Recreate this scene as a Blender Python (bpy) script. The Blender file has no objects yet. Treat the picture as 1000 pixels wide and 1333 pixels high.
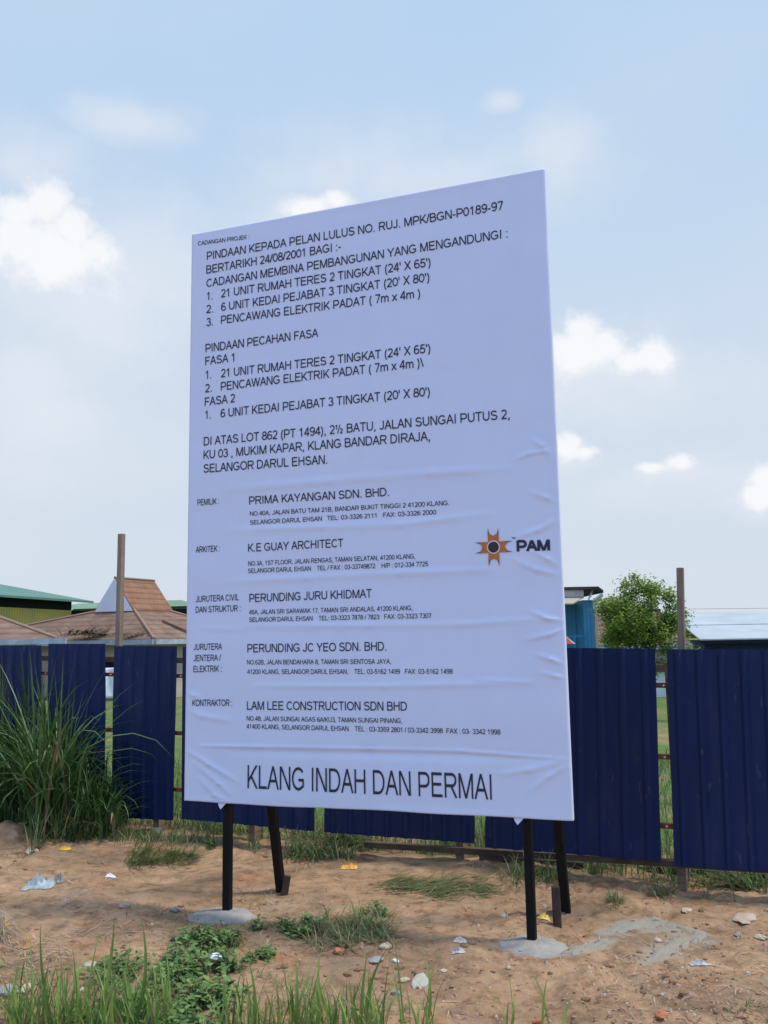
import bpy, bmesh, math, random, bisect
import numpy as np
from mathutils import Vector, Matrix
random.seed(7)
rng = np.random.default_rng(11)
C = bpy.context.scene.collection
SC = bpy.context.scene

# ------------------------------------------------------------------ camera
PITCH, ROLL, FPX = 0.1394, -0.01668, 1180.0
CAMZ = 1.66
def cam_axes():
    f = Vector((0, math.cos(PITCH), math.sin(PITCH)))
    u = Vector((0, -math.sin(PITCH), math.cos(PITCH)))
    x = Vector((1, 0, 0))
    c, s = math.cos(ROLL), math.sin(ROLL)
    return c*x + s*u, -s*x + c*u, f
CX, CU, CF = cam_axes()
cam = bpy.data.cameras.new('camera')
cam.sensor_fit = 'VERTICAL'; cam.sensor_height = 36.0; cam.sensor_width = 27.0
cam.lens = FPX/1333*36.0
cam.clip_start = 0.05; cam.clip_end = 3000
camo = bpy.data.objects.new('camera', cam); C.objects.link(camo)
camo.matrix_world = Matrix(((CX.x, CU.x, -CF.x, 0), (CX.y, CU.y, -CF.y, 0), (CX.z, CU.z, -CF.z, CAMZ), (0, 0, 0, 1)))
SC.camera = camo

def ray(px, py):
    return CF + CX*((px-500)/FPX) - CU*((py-666.5)/FPX)
def at_depth(px, py, dist):            # a point of the place at a given distance along +Y
    d = ray(px, py); d = d*(dist/d.y)
    return Vector((d.x, d.y, d.z+CAMZ))

# ------------------------------------------------------------------ light
SUN_AZ, SUN_EL = math.radians(99), math.radians(64)     # azimuth from +Y towards +X
SUN_DIR = Vector((math.sin(SUN_AZ)*math.cos(SUN_EL), math.cos(SUN_AZ)*math.cos(SUN_EL), math.sin(SUN_EL)))
sl = bpy.data.lights.new('sun', 'SUN'); sl.energy = 2.2; sl.angle = math.radians(9.0); sl.color = (1.0, 0.95, 0.87)
so = bpy.data.objects.new('sun', sl); C.objects.link(so)
so.rotation_euler = SUN_DIR.to_track_quat('Z', 'Y').to_euler(); so.location = (20, 0, 30)
SC.view_settings.view_transform = 'Standard'; SC.view_settings.look = 'None'
SC.view_settings.exposure = 0.5; SC.view_settings.gamma = 1.0; SC.view_settings.use_curve_mapping = False
SKY_STRENGTH = 0.10

world = bpy.data.worlds.new('World'); SC.world = world; world.use_nodes = True
def build_world():
    nt = world.node_tree; N = nt.nodes; L = nt.links; N.clear()
    def math_(op, a, b=None, c=None, clamp=False):
        n = N.new('ShaderNodeMath'); n.operation = op; n.use_clamp = clamp
        for i, v in enumerate((a, b, c)):
            if v is None: continue
            if isinstance(v, (int, float)): n.inputs[i].default_value = v
            else: L.new(v, n.inputs[i])
        return n.outputs[0]
    def mix(f, a, b):
        n = N.new('ShaderNodeMix'); n.data_type = 'RGBA'
        for s, v in ((n.inputs[0], f), (n.inputs[6], a), (n.inputs[7], b)):
            if isinstance(v, (int, float)): s.default_value = v
            elif isinstance(v, tuple): s.default_value = (*v, 1)
            else: L.new(v, s)
        return n.outputs[2]
    def sstep(v, lo, hi):
        n = N.new('ShaderNodeMapRange'); n.interpolation_type = 'SMOOTHSTEP'
        L.new(v, n.inputs[0]); n.inputs[1].default_value = lo; n.inputs[2].default_value = hi
        return n.outputs[0]
    tc = N.new('ShaderNodeTexCoord'); sep = N.new('ShaderNodeSeparateXYZ'); L.new(tc.outputs['Generated'], sep.inputs[0])
    X, Y, Z = sep.outputs
    az = math_('ARCTAN2', X, Y); el = math_('ARCSINE', Z)
    sky = N.new('ShaderNodeTexSky'); sky.sky_type = 'NISHITA'; sky.sun_disc = False
    sky.sun_elevation = SUN_EL; sky.sun_rotation = SUN_AZ; sky.air_density = 1.0; sky.dust_density = 2.0; sky.ozone_density = 2.0
    comb = N.new('ShaderNodeCombineXYZ'); L.new(az, comb.inputs[0]); L.new(el, comb.inputs[1])
    def noise(scale, detail, rough, stretch=(1, 1, 1), off=(0, 0, 0)):
        m = N.new('ShaderNodeMapping'); L.new(comb.outputs[0], m.inputs[0]); m.inputs['Scale'].default_value = stretch; m.inputs['Location'].default_value = off
        n = N.new('ShaderNodeTexNoise'); n.inputs['Scale'].default_value = scale; n.inputs['Detail'].default_value = detail; n.inputs['Roughness'].default_value = rough
        L.new(m.outputs[0], n.inputs[0]); return n.outputs[0]
    n1 = noise(18, 9, 0.66); n2 = noise(4.0, 6, 0.55, (1, 2.2, 1), (3.1, 1.7, 0)); n3 = noise(2.3, 5, 0.5, (1, 1.8, 1), (7, 3, 0))
    def blobs(lst, amp, lo, hi, nz):
        acc = None
        for (px, py, rx, ry) in lst:
            d = ray(px, py); a0 = math.atan2(d.x, d.y); e0 = math.asin(d.z/d.length)
            da = math_('MULTIPLY', math_('SUBTRACT', az, a0), FPX/rx); de = math_('MULTIPLY', math_('SUBTRACT', el, e0), FPX/ry)
            r = math_('SQRT', math_('ADD', math_('MULTIPLY', da, da), math_('MULTIPLY', de, de)))
            v = math_('SUBTRACT', 1.0, r)
            acc = v if acc is None else math_('MAXIMUM', acc, v)
        v = math_('ADD', acc, math_('MULTIPLY', math_('SUBTRACT', nz, 0.5), amp))
        return sstep(v, lo, hi)
    # hazy veil: stronger towards the horizon, uneven higher up
    base = mix(0.90, sky.outputs[0], SKY_LOW)
    # unseen sky behind the camera, made bluer so its light tints the board
    base = mix(sstep(Y, -0.05, -0.6), base, SKY_BACK_BLUE)
    hz = math_('MULTIPLY', sstep(el, 0.72, 0.04), sstep(Y, -0.65, 0.05))
    veil = math_('ADD', math_('MULTIPLY', hz, 0.84), math_('MULTIPLY', sstep(n3, 0.42, 0.72), 0.25), clamp=True)
    col = mix(veil, base, SKY_HAZE)
    n5 = math_('ADD', math_('MULTIPLY', n2, 0.6), math_('MULTIPLY', n1, 0.4))
    thin = blobs([(180, 160, 85, 26), (95, 420, 180, 120), (60, 560, 170, 90), (520, 230, 240, 60), (725, 200, 70, 60), (655, 133, 30, 14), (170, 340, 170, 90), (40, 500, 150, 95), (840, 500, 190, 80), (420, 280, 150, 45), (30, 215, 90, 45), (900, 620, 200, 50)], 2.9, -0.45, 1.15, n5)
    col = mix(math_('MULTIPLY', thin, 0.75), col, SKY_THIN)
    n4 = noise(42, 9, 0.68, (1, 1.1, 1), (2, 9, 0)); nn = math_('ADD', math_('MULTIPLY', n1, 0.62), math_('MULTIPLY', n4, 0.38))
    CUM = [(62, 262, 34, 32), (22, 276, 40, 28), (98, 298, 34, 34), (30, 318, 80, 46), (80, 335, 80, 40), (125, 325, 40, 26), (756, 432, 30, 32), (748, 460, 56, 36), (785, 455, 32, 26), (820, 472, 34, 18), (852, 465, 28, 22), (740, 580, 32, 18), (760, 588, 24, 12), (850, 608, 26, 10), (880, 602, 26, 13), (1000, 622, 24, 26), (990, 645, 26, 18), (400, 272, 50, 18), (440, 262, 30, 14)]
    cum = blobs(CUM, 3.0, -0.12, 0.72, nn)
    cum2 = blobs([(a, b+rb*.8, ra*1.5, rb*1.35) for a, b, ra, rb in CUM]+[(110, 390, 150, 60), (35, 500, 60, 60), (60, 540, 70, 40)], 2.0, -0.35, 1.1, nn)
    col = mix(math_('MULTIPLY', cum2, 0.8), col, SKY_THIN)
    # clouds: bright crowns, softer and greyer towards their undersides
    col = mix(math_('MULTIPLY', cum, 0.86), col, SKY_CUM)
    bg = N.new('ShaderNodeBackground'); L.new(col, bg.inputs[0]); bg.inputs[1].default_value = SKY_STRENGTH
    out = N.new('ShaderNodeOutputWorld'); L.new(bg.outputs[0], out.inputs[0])
SKY_BACK_BLUE = (3.7, 5.3, 9.2); SKY_LOW = (3.55, 4.85, 6.5); SKY_HAZE = (4.85, 5.3, 5.8); SKY_THIN = (5.3, 5.7, 6.3); SKY_CUM = (6.85, 6.85, 7.0)
build_world()

# ------------------------------------------------------------------ materials
def M(name, col, rough=0.8, spec=0.3, var=0.0, vscale=5.0, col2=None, bump=0.0, bscale=40.0, metal=0.0, transl=0.0, island=0.0, detail=6.0, stretch=None):
    m = bpy.data.materials.new(name); m.use_nodes = True
    nt = m.node_tree; N = nt.nodes; L = nt.links
    b = N['Principled BSDF']; b.inputs['Roughness'].default_value = rough; b.inputs['Specular IOR Level'].default_value = spec; b.inputs['Metallic'].default_value = metal
    b.inputs['Base Color'].default_value = (*col, 1)
    csock = None
    tc = N.new('ShaderNodeTexCoord'); vec = tc.outputs['Object']
    if stretch:
        mp = N.new('ShaderNodeMapping'); mp.inputs['Scale'].default_value = stretch; L.new(vec, mp.inputs[0]); vec = mp.outputs[0]
    if var or col2:
        nz = N.new('ShaderNodeTexNoise'); nz.inputs['Scale'].default_value = vscale; nz.inputs['Detail'].default_value = detail; nz.inputs['Roughness'].default_value = 0.6
        L.new(vec, nz.inputs[0])
        r = N.new('ShaderNodeValToRGB'); r.color_ramp.elements[0].position = 0.32; r.color_ramp.elements[1].position = 0.68
        c2 = col2 if col2 else tuple(min(1, c*(1+var)) for c in col)
        c1 = col if col2 else tuple(c*(1-var) for c in col)
        r.color_ramp.elements[0].color = (*c1, 1); r.color_ramp.elements[1].color = (*c2, 1)
        L.new(nz.outputs[0], r.inputs[0]); csock = r.outputs[0]
    if island:
        g = N.new('ShaderNodeNewGeometry'); h = N.new('ShaderNodeHueSaturation')
        mr = N.new('ShaderNodeMapRange'); mr.inputs[3].default_value = 1-island; mr.inputs[4].default_value = 1+island
        L.new(g.outputs['Random Per Island'], mr.inputs[0]); L.new(mr.outputs[0], h.inputs['Value'])
        mr2 = N.new('ShaderNodeMapRange'); mr2.inputs[3].default_value = 0.5+0.035*island; mr2.inputs[4].default_value = 0.5-0.06*island
        L.new(g.outputs['Random Per Island'], mr2.inputs[0]); L.new(mr2.outputs[0], h.inputs['Hue'])
        if csock: L.new(csock, h.inputs['Color'])
        else: h.inputs['Color'].default_value = (*col, 1)
        csock = h.outputs[0]
    if csock: L.new(csock, b.inputs['Base Color'])
    if bump:
        nb = N.new('ShaderNodeTexNoise'); nb.inputs['Scale'].default_value = bscale; nb.inputs['Detail'].default_value = 6
        L.new(vec, nb.inputs[0]); bp = N.new('ShaderNodeBump'); bp.inputs['Strength'].default_value = bump; bp.inputs['Distance'].default_value = 0.02
        L.new(nb.outputs[0], bp.inputs['Height']); L.new(bp.outputs[0], b.inputs['Normal'])
    if transl:
        t = N.new('ShaderNodeBsdfTranslucent'); t.inputs[0].default_value = (*[min(1, c*1.3) for c in col], 1)
        if csock: L.new(csock, t.inputs[0])
        mx = N.new('ShaderNodeMixShader'); mx.inputs[0].default_value = transl
        L.new(b.outputs[0], mx.inputs[1]); L.new(t.outputs[0], mx.inputs[2]); L.new(mx.outputs[0], N['Material Output'].inputs[0])
    return m

# ------------------------------------------------------------------ objects
def tag(o, label=None, cat=None, group=None, kind=None):
    if label: o['label'] = label
    if cat: o['category'] = cat
    if group: o['group'] = group
    if kind: o['kind'] = kind
    return o
def thing(name, label, cat, loc=(0, 0, 0), rotz=0, group=None):
    o = bpy.data.objects.new(name, None); C.objects.link(o); o.location = loc; o.rotation_euler = (0, 0, rotz)
    o.empty_display_size = 0.1
    return tag(o, label, cat, group)

class MB:
    def __init__(s): s.v = []; s.f = []
    def add(s, vs, fs):
        k = len(s.v); s.v += [tuple(v) for v in vs]; s.f += [tuple(i+k for i in f) for f in fs]; return s
    def quad(s, a, b, c, d): return s.add((a, b, c, d), ((0, 1, 2, 3),))
    def box(s, x0, x1, y0, y1, z0, z1):
        return s.add([(x0, y0, z0), (x1, y0, z0), (x1, y1, z0), (x0, y1, z0), (x0, y0, z1), (x1, y0, z1), (x1, y1, z1), (x0, y1, z1)],
                     [(3, 2, 1, 0), (4, 5, 6, 7), (0, 1, 5, 4), (1, 2, 6, 5), (2, 3, 7, 6), (3, 0, 4, 7)])
    def bar(s, p, q, w, d, up=(0, 0, 1), w2=None, d2=None):
        p = Vector(p); q = Vector(q); a = (q-p).normalized(); up = Vector(up)
        if abs(a.dot(up)) > 0.95: up = Vector((0, 1, 0))
        x = a.cross(up).normalized(); y = x.cross(a)
        w2 = w if w2 is None else w2; d2 = d if d2 is None else d2
        vs = [p+x*(i*w/2)+y*(j*d/2) for i, j in ((-1, -1), (1, -1), (1, 1), (-1, 1))] + [q+x*(i*w2/2)+y*(j*d2/2) for i, j in ((-1, -1), (1, -1), (1, 1), (-1, 1))]
        return s.add(vs, [(3, 2, 1, 0), (4, 5, 6, 7), (0, 1, 5, 4), (1, 2, 6, 5), (2, 3, 7, 6), (3, 0, 4, 7)])
    def tube(s, pts, rad, n=8):
        pts = [Vector(p) for p in pts]; rad = rad if isinstance(rad, (list, tuple)) else [rad]*len(pts)
        vs = []; fs = []
        for i, p in enumerate(pts):
            a = (pts[min(i+1, len(pts)-1)]-pts[max(i-1, 0)]).normalized()
            up = Vector((0, 0, 1)) if abs(a.z) < 0.9 else Vector((1, 0, 0))
            x = a.cross(up).normalized(); y = x.cross(a)
            for k in range(n):
                t = 2*math.pi*k/n; vs.append(p+x*(rad[i]*math.cos(t))+y*(rad[i]*math.sin(t)))
        for i in range(len(pts)-1):
            for k in range(n):
                fs.append((i*n+k, i*n+(k+1) % n, (i+1)*n+(k+1) % n, (i+1)*n+k))
        fs.append(tuple(range(n))[::-1]); fs.append(tuple((len(pts)-1)*n+k for k in range(n)))
        return s.add(vs, fs)
    def build(s, name, mat, parent=None, smooth=False, bevel=0.0, recalc=False):
        me = bpy.data.meshes.new(name); me.from_pydata(s.v, [], s.f)
        if bevel or recalc:
            bm = bmesh.new(); bm.from_mesh(me)
            if recalc: bmesh.ops.recalc_face_normals(bm, faces=bm.faces)
            if bevel: bmesh.ops.bevel(bm, geom=list(bm.edges), offset=bevel, segments=1, affect='EDGES')
            bm.to_mesh(me); bm.free()
        if smooth: me.polygons.foreach_set('use_smooth', [True]*len(me.polygons))
        me.materials.append(mat); me.update()
        o = bpy.data.objects.new(name, me); C.objects.link(o)
        if parent: o.parent = parent
        return o

# ------------------------------------------------------------------ terrain
def _lattice(seed): return np.random.default_rng(seed).random((256, 256))
_LAT = [_lattice(i) for i in range(6)]
def vnoise(x, y, k=0):
    xi = np.floor(x).astype(int); yi = np.floor(y).astype(int); fx = x-xi; fy = y-yi
    fx = fx*fx*fx*(fx*(fx*6-15)+10); fy = fy*fy*fy*(fy*(fy*6-15)+10); l = _LAT[k % 6]
    a = l[xi % 256, yi % 256]; b = l[(xi+1) % 256, yi % 256]; c = l[xi % 256, (yi+1) % 256]; d = l[(xi+1) % 256, (yi+1) % 256]
    return (a*(1-fx)+b*fx)*(1-fy)+(c*(1-fx)+d*fx)*fy-0.5
def sst(x, a, b):
    t = np.clip((x-a)/(b-a), 0, 1); return t*t*(3-2*t)
FA = Vector((1.95, 6.35, 0)); FB = Vector((-2.55, 8.50, 0))
FT = (FA-FB).normalized(); FN = Vector((-FT.y, FT.x, 0))       # along the fence to the right, and away behind it
def fence_side(x, y): return (x-FA.x)*FN.x+(y-FA.y)*FN.y
HEAP = at_depth(8, 1096, 7.9)
SMEAR_ARMS = ([(786, 1212, 2), (810, 1208, 8), (840, 1201, 8), (865, 1202, 5), (900, 1211, 4), (922, 1216, 2)], [(842, 1250, 2), (862, 1238, 7), (885, 1227, 9), (905, 1221, 8), (922, 1217, 3)], [(728, 1241, 1), (745, 1240, 4), (775, 1232, 3), (792, 1222, 2)])
def _flat(px, py):
    d = ray(px, py); k = (-0.02-CAMZ)/d.z; return d.x*k, d.y*k
SMEAR_SEG = []
for arm_ in SMEAR_ARMS:
    w_ = [_flat(a, b)+((_flat(a, b-c)[1]-_flat(a, b+c)[1])/2,) for a, b, c in [(q[0], q[1], q[2]*.8) for q in arm_]]
    SMEAR_SEG += [(w_[i], w_[i+1]) for i in range(len(w_)-1)]
def smear_mask(x, y, grow):
    m = np.zeros_like(x)
    for a, b in SMEAR_SEG:
        L2 = (b[0]-a[0])**2+(b[1]-a[1])**2; t = np.clip(((x-a[0])*(b[0]-a[0])+(y-a[1])*(b[1]-a[1]))/L2, 0, 1)
        d = np.hypot(x-a[0]-t*(b[0]-a[0]), y-a[1]-t*(b[1]-a[1])); w = a[2]+t*(b[2]-a[2])
        m = np.maximum(m, sst(d, w+grow, w))
    return m
LEG_FEET = [(-1.29741+math.cos(0.339983)*u+math.sin(0.339983)*0.05, 5.94565-math.sin(0.339983)*u+math.cos(0.339983)*0.05) for u in (0.27, 2.175)]
def ground_z(x, y):
    x = np.asarray(x, float); y = np.asarray(y, float)
    s = fence_side(x, y)
    z = -1.05*sst(s, 0.7, 20)
    z = z - 0.055*sst(x, 0.8, 2.4)*sst(y, 5.2, 6.4)
    near = 1-sst(s, 0.2, 3)*0.4
    z = z + near*(0.06*vnoise(x*0.55+3, y*0.55, 0) + 0.042*vnoise(x*1.9, y*1.9+7, 1) + 0.030*vnoise(x*5.1+2, y*5.1, 2))
    for lx, ly in LEG_FEET:                                      # levelled where the legs were set
        k = np.exp(-(((x-lx)**2+(y-ly)**2)/0.42**2)); z = z*(1-k)-0.03*k
    fine = sst(np.hypot(x, y-5), 9, 5)
    bil = np.abs(vnoise(x*11, y*11, 3))
    rough = 0.25+1.35*sst(vnoise(x*0.9+9, y*0.9, 4), -0.22, 0.22)          # trodden smooth here, cloddy there
    rough = rough*(1-0.95*smear_mask(x, y, 0.10))
    z = z + fine*rough*(0.018*vnoise(x*13+1, y*13, 4) + 0.010*vnoise(x*31, y*31, 5) + 0.016*bil + 0.0035*vnoise(x*70, y*70, 2))
    z = z + 0.17*np.exp(-(((x-HEAP.x)/0.30)**2+((y-HEAP.y)/0.22)**2))*(1+0.5*vnoise(x*9, y*9, 3))
    return z
_GRID = {}
def gz(x, y):                                                    # height of the built ground sheet
    xs, ys, zz = _GRID['x'], _GRID['y'], _GRID['z']
    i = min(max(bisect.bisect_right(xs, x)-1, 0), len(xs)-2); j = min(max(bisect.bisect_right(ys, y)-1, 0), len(ys)-2)
    fx = (x-xs[i])/(xs[i+1]-xs[i]); fy = (y-ys[j])/(ys[j+1]-ys[j])
    return float((zz[j, i]*(1-fx)+zz[j, i+1]*fx)*(1-fy)+(zz[j+1, i]*(1-fx)+zz[j+1, i+1]*fx)*fy)
def gp(px, py):                                                   # ground point seen at a place of the photograph
    d = ray(px, py); z = 0.0
    for _ in range(12):
        k = (z-CAMZ)/d.z; z = gz(d.x*k, d.y*k)
    return Vector((d.x*k, d.y*k, z))

def graded(lo, f0, f1, hi, step):
    a = [f0]; s = step
    while a[-1] > lo: s *= 1.16; a.append(a[-1]-s)
    b = [f1]; s = step
    while b[-1] < hi: s *= 1.16; b.append(b[-1]+s)
    return np.array(a[::-1][:-1]+list(np.arange(f0, f1, step))+b)
def build_ground():
    xs = graded(-900, -4.2, 3.2, 900, 0.019); ys = graded(-60, 3.3, 9.0, 1500, 0.022)
    gx, gy = np.meshgrid(xs, ys); zz = ground_z(gx, gy)
    _GRID.update(x=xs.tolist(), y=ys.tolist(), z=zz)
    nx, ny = len(xs), len(ys)
    co = np.stack([gx, gy, zz], -1).reshape(-1, 3).astype(np.float32)
    i = (np.arange(ny-1)[:, None]*nx+np.arange(nx-1)[None, :]).ravel()
    q = np.stack([i, i+1, i+nx+1, i+nx], 1).astype(np.int32)
    me = bpy.data.meshes.new('ground'); me.vertices.add(len(co)); me.vertices.foreach_set('co', co.ravel())
    me.loops.add(q.size); me.loops.foreach_set('vertex_index', q.ravel())
    me.polygons.add(len(q)); me.polygons.foreach_set('loop_start', np.arange(0, q.size, 4, dtype=np.int32))
    me.update(calc_edges=True)
    me.polygons.foreach_set('use_smooth', np.ones(len(q), bool))
    s = fence_side(gx, gy)
    cov = np.clip(sst(s, 0.15, 0.9) + 1.6*vnoise(gx*2.3, gy*2.3, 1)*sst(s, 0.0, 0.3), 0, 1)
    at = me.attributes.new('grass_cover', 'FLOAT', 'POINT'); at.data.foreach_set('value', cov.ravel().astype(np.float32))
    cd = np.clip(smear_mask(gx, gy, 0.075)*(0.55+1.5*vnoise(gx*8, gy*8, 1)+0.8*vnoise(gx*23, gy*23, 2)), 0, 0.85)
    at = me.attributes.new('cement_dust', 'FLOAT', 'POINT'); at.data.foreach_set('value', cd.ravel().astype(np.float32))
    m = bpy.data.materials.new('dirt'); m.use_nodes = True; nt = m.node_tree; N = nt.nodes; L = nt.links
    b = N['Principled BSDF']; b.inputs['Roughness'].default_value = 0.95; b.inputs['Specular IOR Level'].default_value = 0.1
    tc = N.new('ShaderNodeTexCoord')
    def nz(scale, detail=8, rough=0.6, st=None):
        n = N.new('ShaderNodeTexNoise'); n.inputs['Scale'].default_value = scale; n.inputs['Detail'].default_value = detail; n.inputs['Roughness'].default_value = rough
        if st:
            mp = N.new('ShaderNodeMapping'); mp.inputs['Scale'].default_value = st; L.new(tc.outputs['Object'], mp.inputs[0]); L.new(mp.outputs[0], n.inputs[0])
        else: L.new(tc.outputs['Object'], n.inputs[0])
        return n.outputs[0]
    def ramp(v, stops):
        r = N.new('ShaderNodeValToRGB'); e = r.color_ramp.elements
        for k, (p, c) in enumerate(stops):
            el = e[k] if k < 2 else e.new(p)
            el.position = p; el.color = (*c, 1)
        L.new(v, r.inputs[0]); return r.outputs[0]
    def mix(f, a, bb, mode='MIX'):
        n = N.new('ShaderNodeMix'); n.data_type = 'RGBA'; n.blend_type = mode
        for sck, v in ((n.inputs[0], f), (n.inputs[6], a), (n.inputs[7], bb)):
            if isinstance(v, (int, float)): sck.default_value = v
            elif isinstance(v, tuple): sck.default_value = (*v, 1)
            else: L.new(v, sck)
        return n.outputs[2]
    c = ramp(nz(1.1, 6, 0.6), [(0.32, (0.185, 0.127, 0.082)), (0.45, (0.30, 0.192, 0.114)), (0.58, (0.385, 0.248, 0.148)), (0.72, (0.25, 0.181, 0.125))])
    red = ramp(nz(2.3, 8, 0.65, (1, 1.6, 1)), [(0.55, (0, 0, 0)), (0.70, (1, 1, 1))])
    mulr = N.new('ShaderNodeMath'); mulr.operation = 'MULTIPLY'; L.new(red, mulr.inputs[0]); mulr.inputs[1].default_value = 0.75
    c = mix(mulr.outputs[0], c, (0.43, 0.205, 0.095))
    gr = ramp(nz(1.7, 8, 0.65, (1.2, 0.8, 1)), [(0.54, (0, 0, 0)), (0.70, (1, 1, 1))])
    mulg = N.new('ShaderNodeMath'); mulg.operation = 'MULTIPLY'; L.new(gr, mulg.inputs[0]); mulg.inputs[1].default_value = 0.55
    c = mix(mulg.outputs[0], c, (0.255, 0.200, 0.150))
    fine = ramp(nz(38, 10, 0.72), [(0.28, (0.55, 0.52, 0.49)), (0.46, (0.98, 0.98, 0.98)), (0.70, (1.28, 1.27, 1.24))])
    fm = ramp(nz(2.6, 5, 0.6), [(0.40, (0.25, 0.25, 0.25)), (0.62, (1, 1, 1))])
    c = mix(fm, c, mix(1.0, c, fine, 'MULTIPLY'))
    mott = ramp(nz(7.5, 9, 0.7), [(0.33, (0.50, 0.48, 0.46)), (0.50, (0.98, 0.98, 0.98)), (0.68, (1.24, 1.24, 1.24))])
    c = mix(0.95, c, mott, 'MULTIPLY')
    vo = N.new('ShaderNodeTexVoronoi'); vo.inputs['Scale'].default_value = 55; L.new(tc.outputs['Object'], vo.inputs[0])
    pe = ramp(vo.outputs['Distance'], [(0.16, (1, 1, 1)), (0.26, (0, 0, 0))])
    pm = N.new('ShaderNodeMath'); pm.operation = 'MULTIPLY'; L.new(pe, pm.inputs[0])
    rsel = ramp(nz(20, 2), [(0.56, (0, 0, 0)), (0.62, (1, 1, 1))]); L.new(rsel, pm.inputs[1])
    c = mix(pm.outputs[0], c, (0.42, 0.33, 0.25))
    ca = N.new('ShaderNodeAttribute'); ca.attribute_name = 'cement_dust'; c = mix(ca.outputs['Fac'], c, (0.33, 0.305, 0.25))
    ga = N.new('ShaderNodeAttribute'); ga.attribute_name = 'grass_cover'
    gcol = ramp(nz(3.0, 8, 0.7), [(0.3, (0.05, 0.095, 0.022)), (0.5, (0.10, 0.165, 0.04)), (0.7, (0.17, 0.20, 0.075))])
    c = mix(ga.outputs['Fac'], c, gcol)
    L.new(c, b.inputs['Base Color'])
    bp = N.new('ShaderNodeBump'); bp.inputs['Strength'].default_value = 0.7; bp.inputs['Distance'].default_value = 0.012
    L.new(nz(60, 10, 0.75), bp.inputs['Height']); L.new(bp.outputs[0], b.inputs['Normal'])
    me.materials.append(m)
    o = bpy.data.objects.new('ground', me); C.objects.link(o); tag(o, kind='structure')
build_ground()

# ------------------------------------------------------------------ signboard
YAW = 0.339983; BW, BH = 2.44, 3.7945; BZ = CAMZ-0.99606
BO = Vector((-1.29741, 5.94565, 0))
BT = Vector((math.cos(YAW), -math.sin(YAW), 0)); BN = Vector((math.sin(YAW), math.cos(YAW), 0))
def on_board(px, py):
    d = ray(px, py); k = BO.dot(BN)/d.dot(BN); P = d*k
    return (P-BO).dot(BT), P.z+CAMZ-BZ
def on_fence(px, py, off=0.0):
    d = ray(px, py); k = (FA+FN*off).dot(FN)/d.dot(FN); P = d*k
    return (P-FA).dot(FT), P.z+CAMZ

# creases in the stretched sheet: photo polylines, half-width (m), height (m)
CREASE = []
def crease(pts, w, a):
    q = [on_board(*p) for p in pts]
    for i in range(len(q)-1): CREASE.append((*q[i], *q[i+1], w*.85, a*1.7, i == 0, i == len(q)-2))
crease([(262, 971), (340, 972), (480, 975), (600, 978), (735, 988)], 0.010, 0.010)
crease([(300, 978), (480, 981), (720, 986)], 0.03, -0.008)
crease([(244, 977), (272, 995), (310, 1018)], 0.014, 0.010)
crease([(252, 993), (285, 1020), (300, 1035)], 0.013, 0.009)
crease([(258, 1012), (280, 1036), (298, 1045)], 0.012, 0.010)
crease([(250, 925), (262, 932), (300, 938)], 0.02, 0.006)
crease([(243, 901), (252, 905), (262, 908)], 0.014, 0.006)
crease([(330, 893), (500, 893), (690, 889)], 0.02, 0.006)
crease([(620, 884), (690, 888)], 0.012, 0.005)
crease([(320, 815), (480, 814), (600, 813), (700, 806)], 0.022, 0.006)
crease([(262, 818), (320, 820)], 0.02, 0.004)
crease([(300, 757), (400, 752), (520, 746), (640, 742)], 0.024, 0.006)
crease([(300, 690), (420, 686), (520, 683), (640, 668)], 0.024, 0.006)
crease([(300, 637), (430, 626), (560, 616), (660, 610)], 0.03, 0.006)
crease([(690, 795), (712, 805), (733, 808)], 0.014, 0.010)
crease([(688, 832), (715, 826), (733, 818)], 0.014, 0.009)
crease([(700, 852), (718, 858), (735, 866)], 0.014, 0.009)
crease([(706, 876), (724, 880), (736, 884)], 0.012, 0.007)
crease([(690, 570), (705, 580), (722, 600)], 0.014, 0.008)
crease([(670, 700), (700, 690), (727, 676)], 0.018, 0.007)
crease([(668, 728), (700, 742), (726, 748)], 0.016, 0.008)
crease([(690, 715), (714, 728), (727, 738)], 0.014, 0.009)
crease([(690, 640), (712, 648), (724, 655)], 0.014, 0.007)
crease([(690, 1030), (715, 1010), (742, 995)], 0.016, 0.007)
crease([(650, 1008), (690, 1002), (738, 990)], 0.018, 0.006)
crease([(670, 598), (690, 590), (720, 586)], 0.014, 0.006)
def board_disp(u, v):
    u = np.asarray(u, float); v = np.asarray(v, float)
    d = 0.010*vnoise(u*1.3+4, v*1.3, 0) + 0.005*vnoise(u*1.2+1, v*5.5, 1) + 0.0016*vnoise(u*9, v*12, 2)
    for (u0, v0, u1, v1, w, a, first, last) in CREASE:
        L2 = (u1-u0)**2+(v1-v0)**2; t = ((u-u0)*(u1-u0)+(v-v0)*(v1-v0))/L2; tc = np.clip(t, 0, 1)
        dd = np.hypot(u-(u0+tc*(u1-u0)), v-(v0+tc*(v1-v0)))
        amp = np.ones_like(u)*a
        if first: amp = amp*np.clip(0.35+1.3*tc, 0, 1)
        if last: amp = amp*np.clip(0.35+1.3*(1-tc), 0, 1)
        d = np.maximum(d, 0)*0 + d + amp*np.exp(-(dd/w)**2)*(0.45 if not (first or last) else 0.6)
    edge = np.minimum(np.minimum(u, BW-u), np.minimum(v, BH-v))
    return d*sst(edge, 0.0, 0.05)

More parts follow.
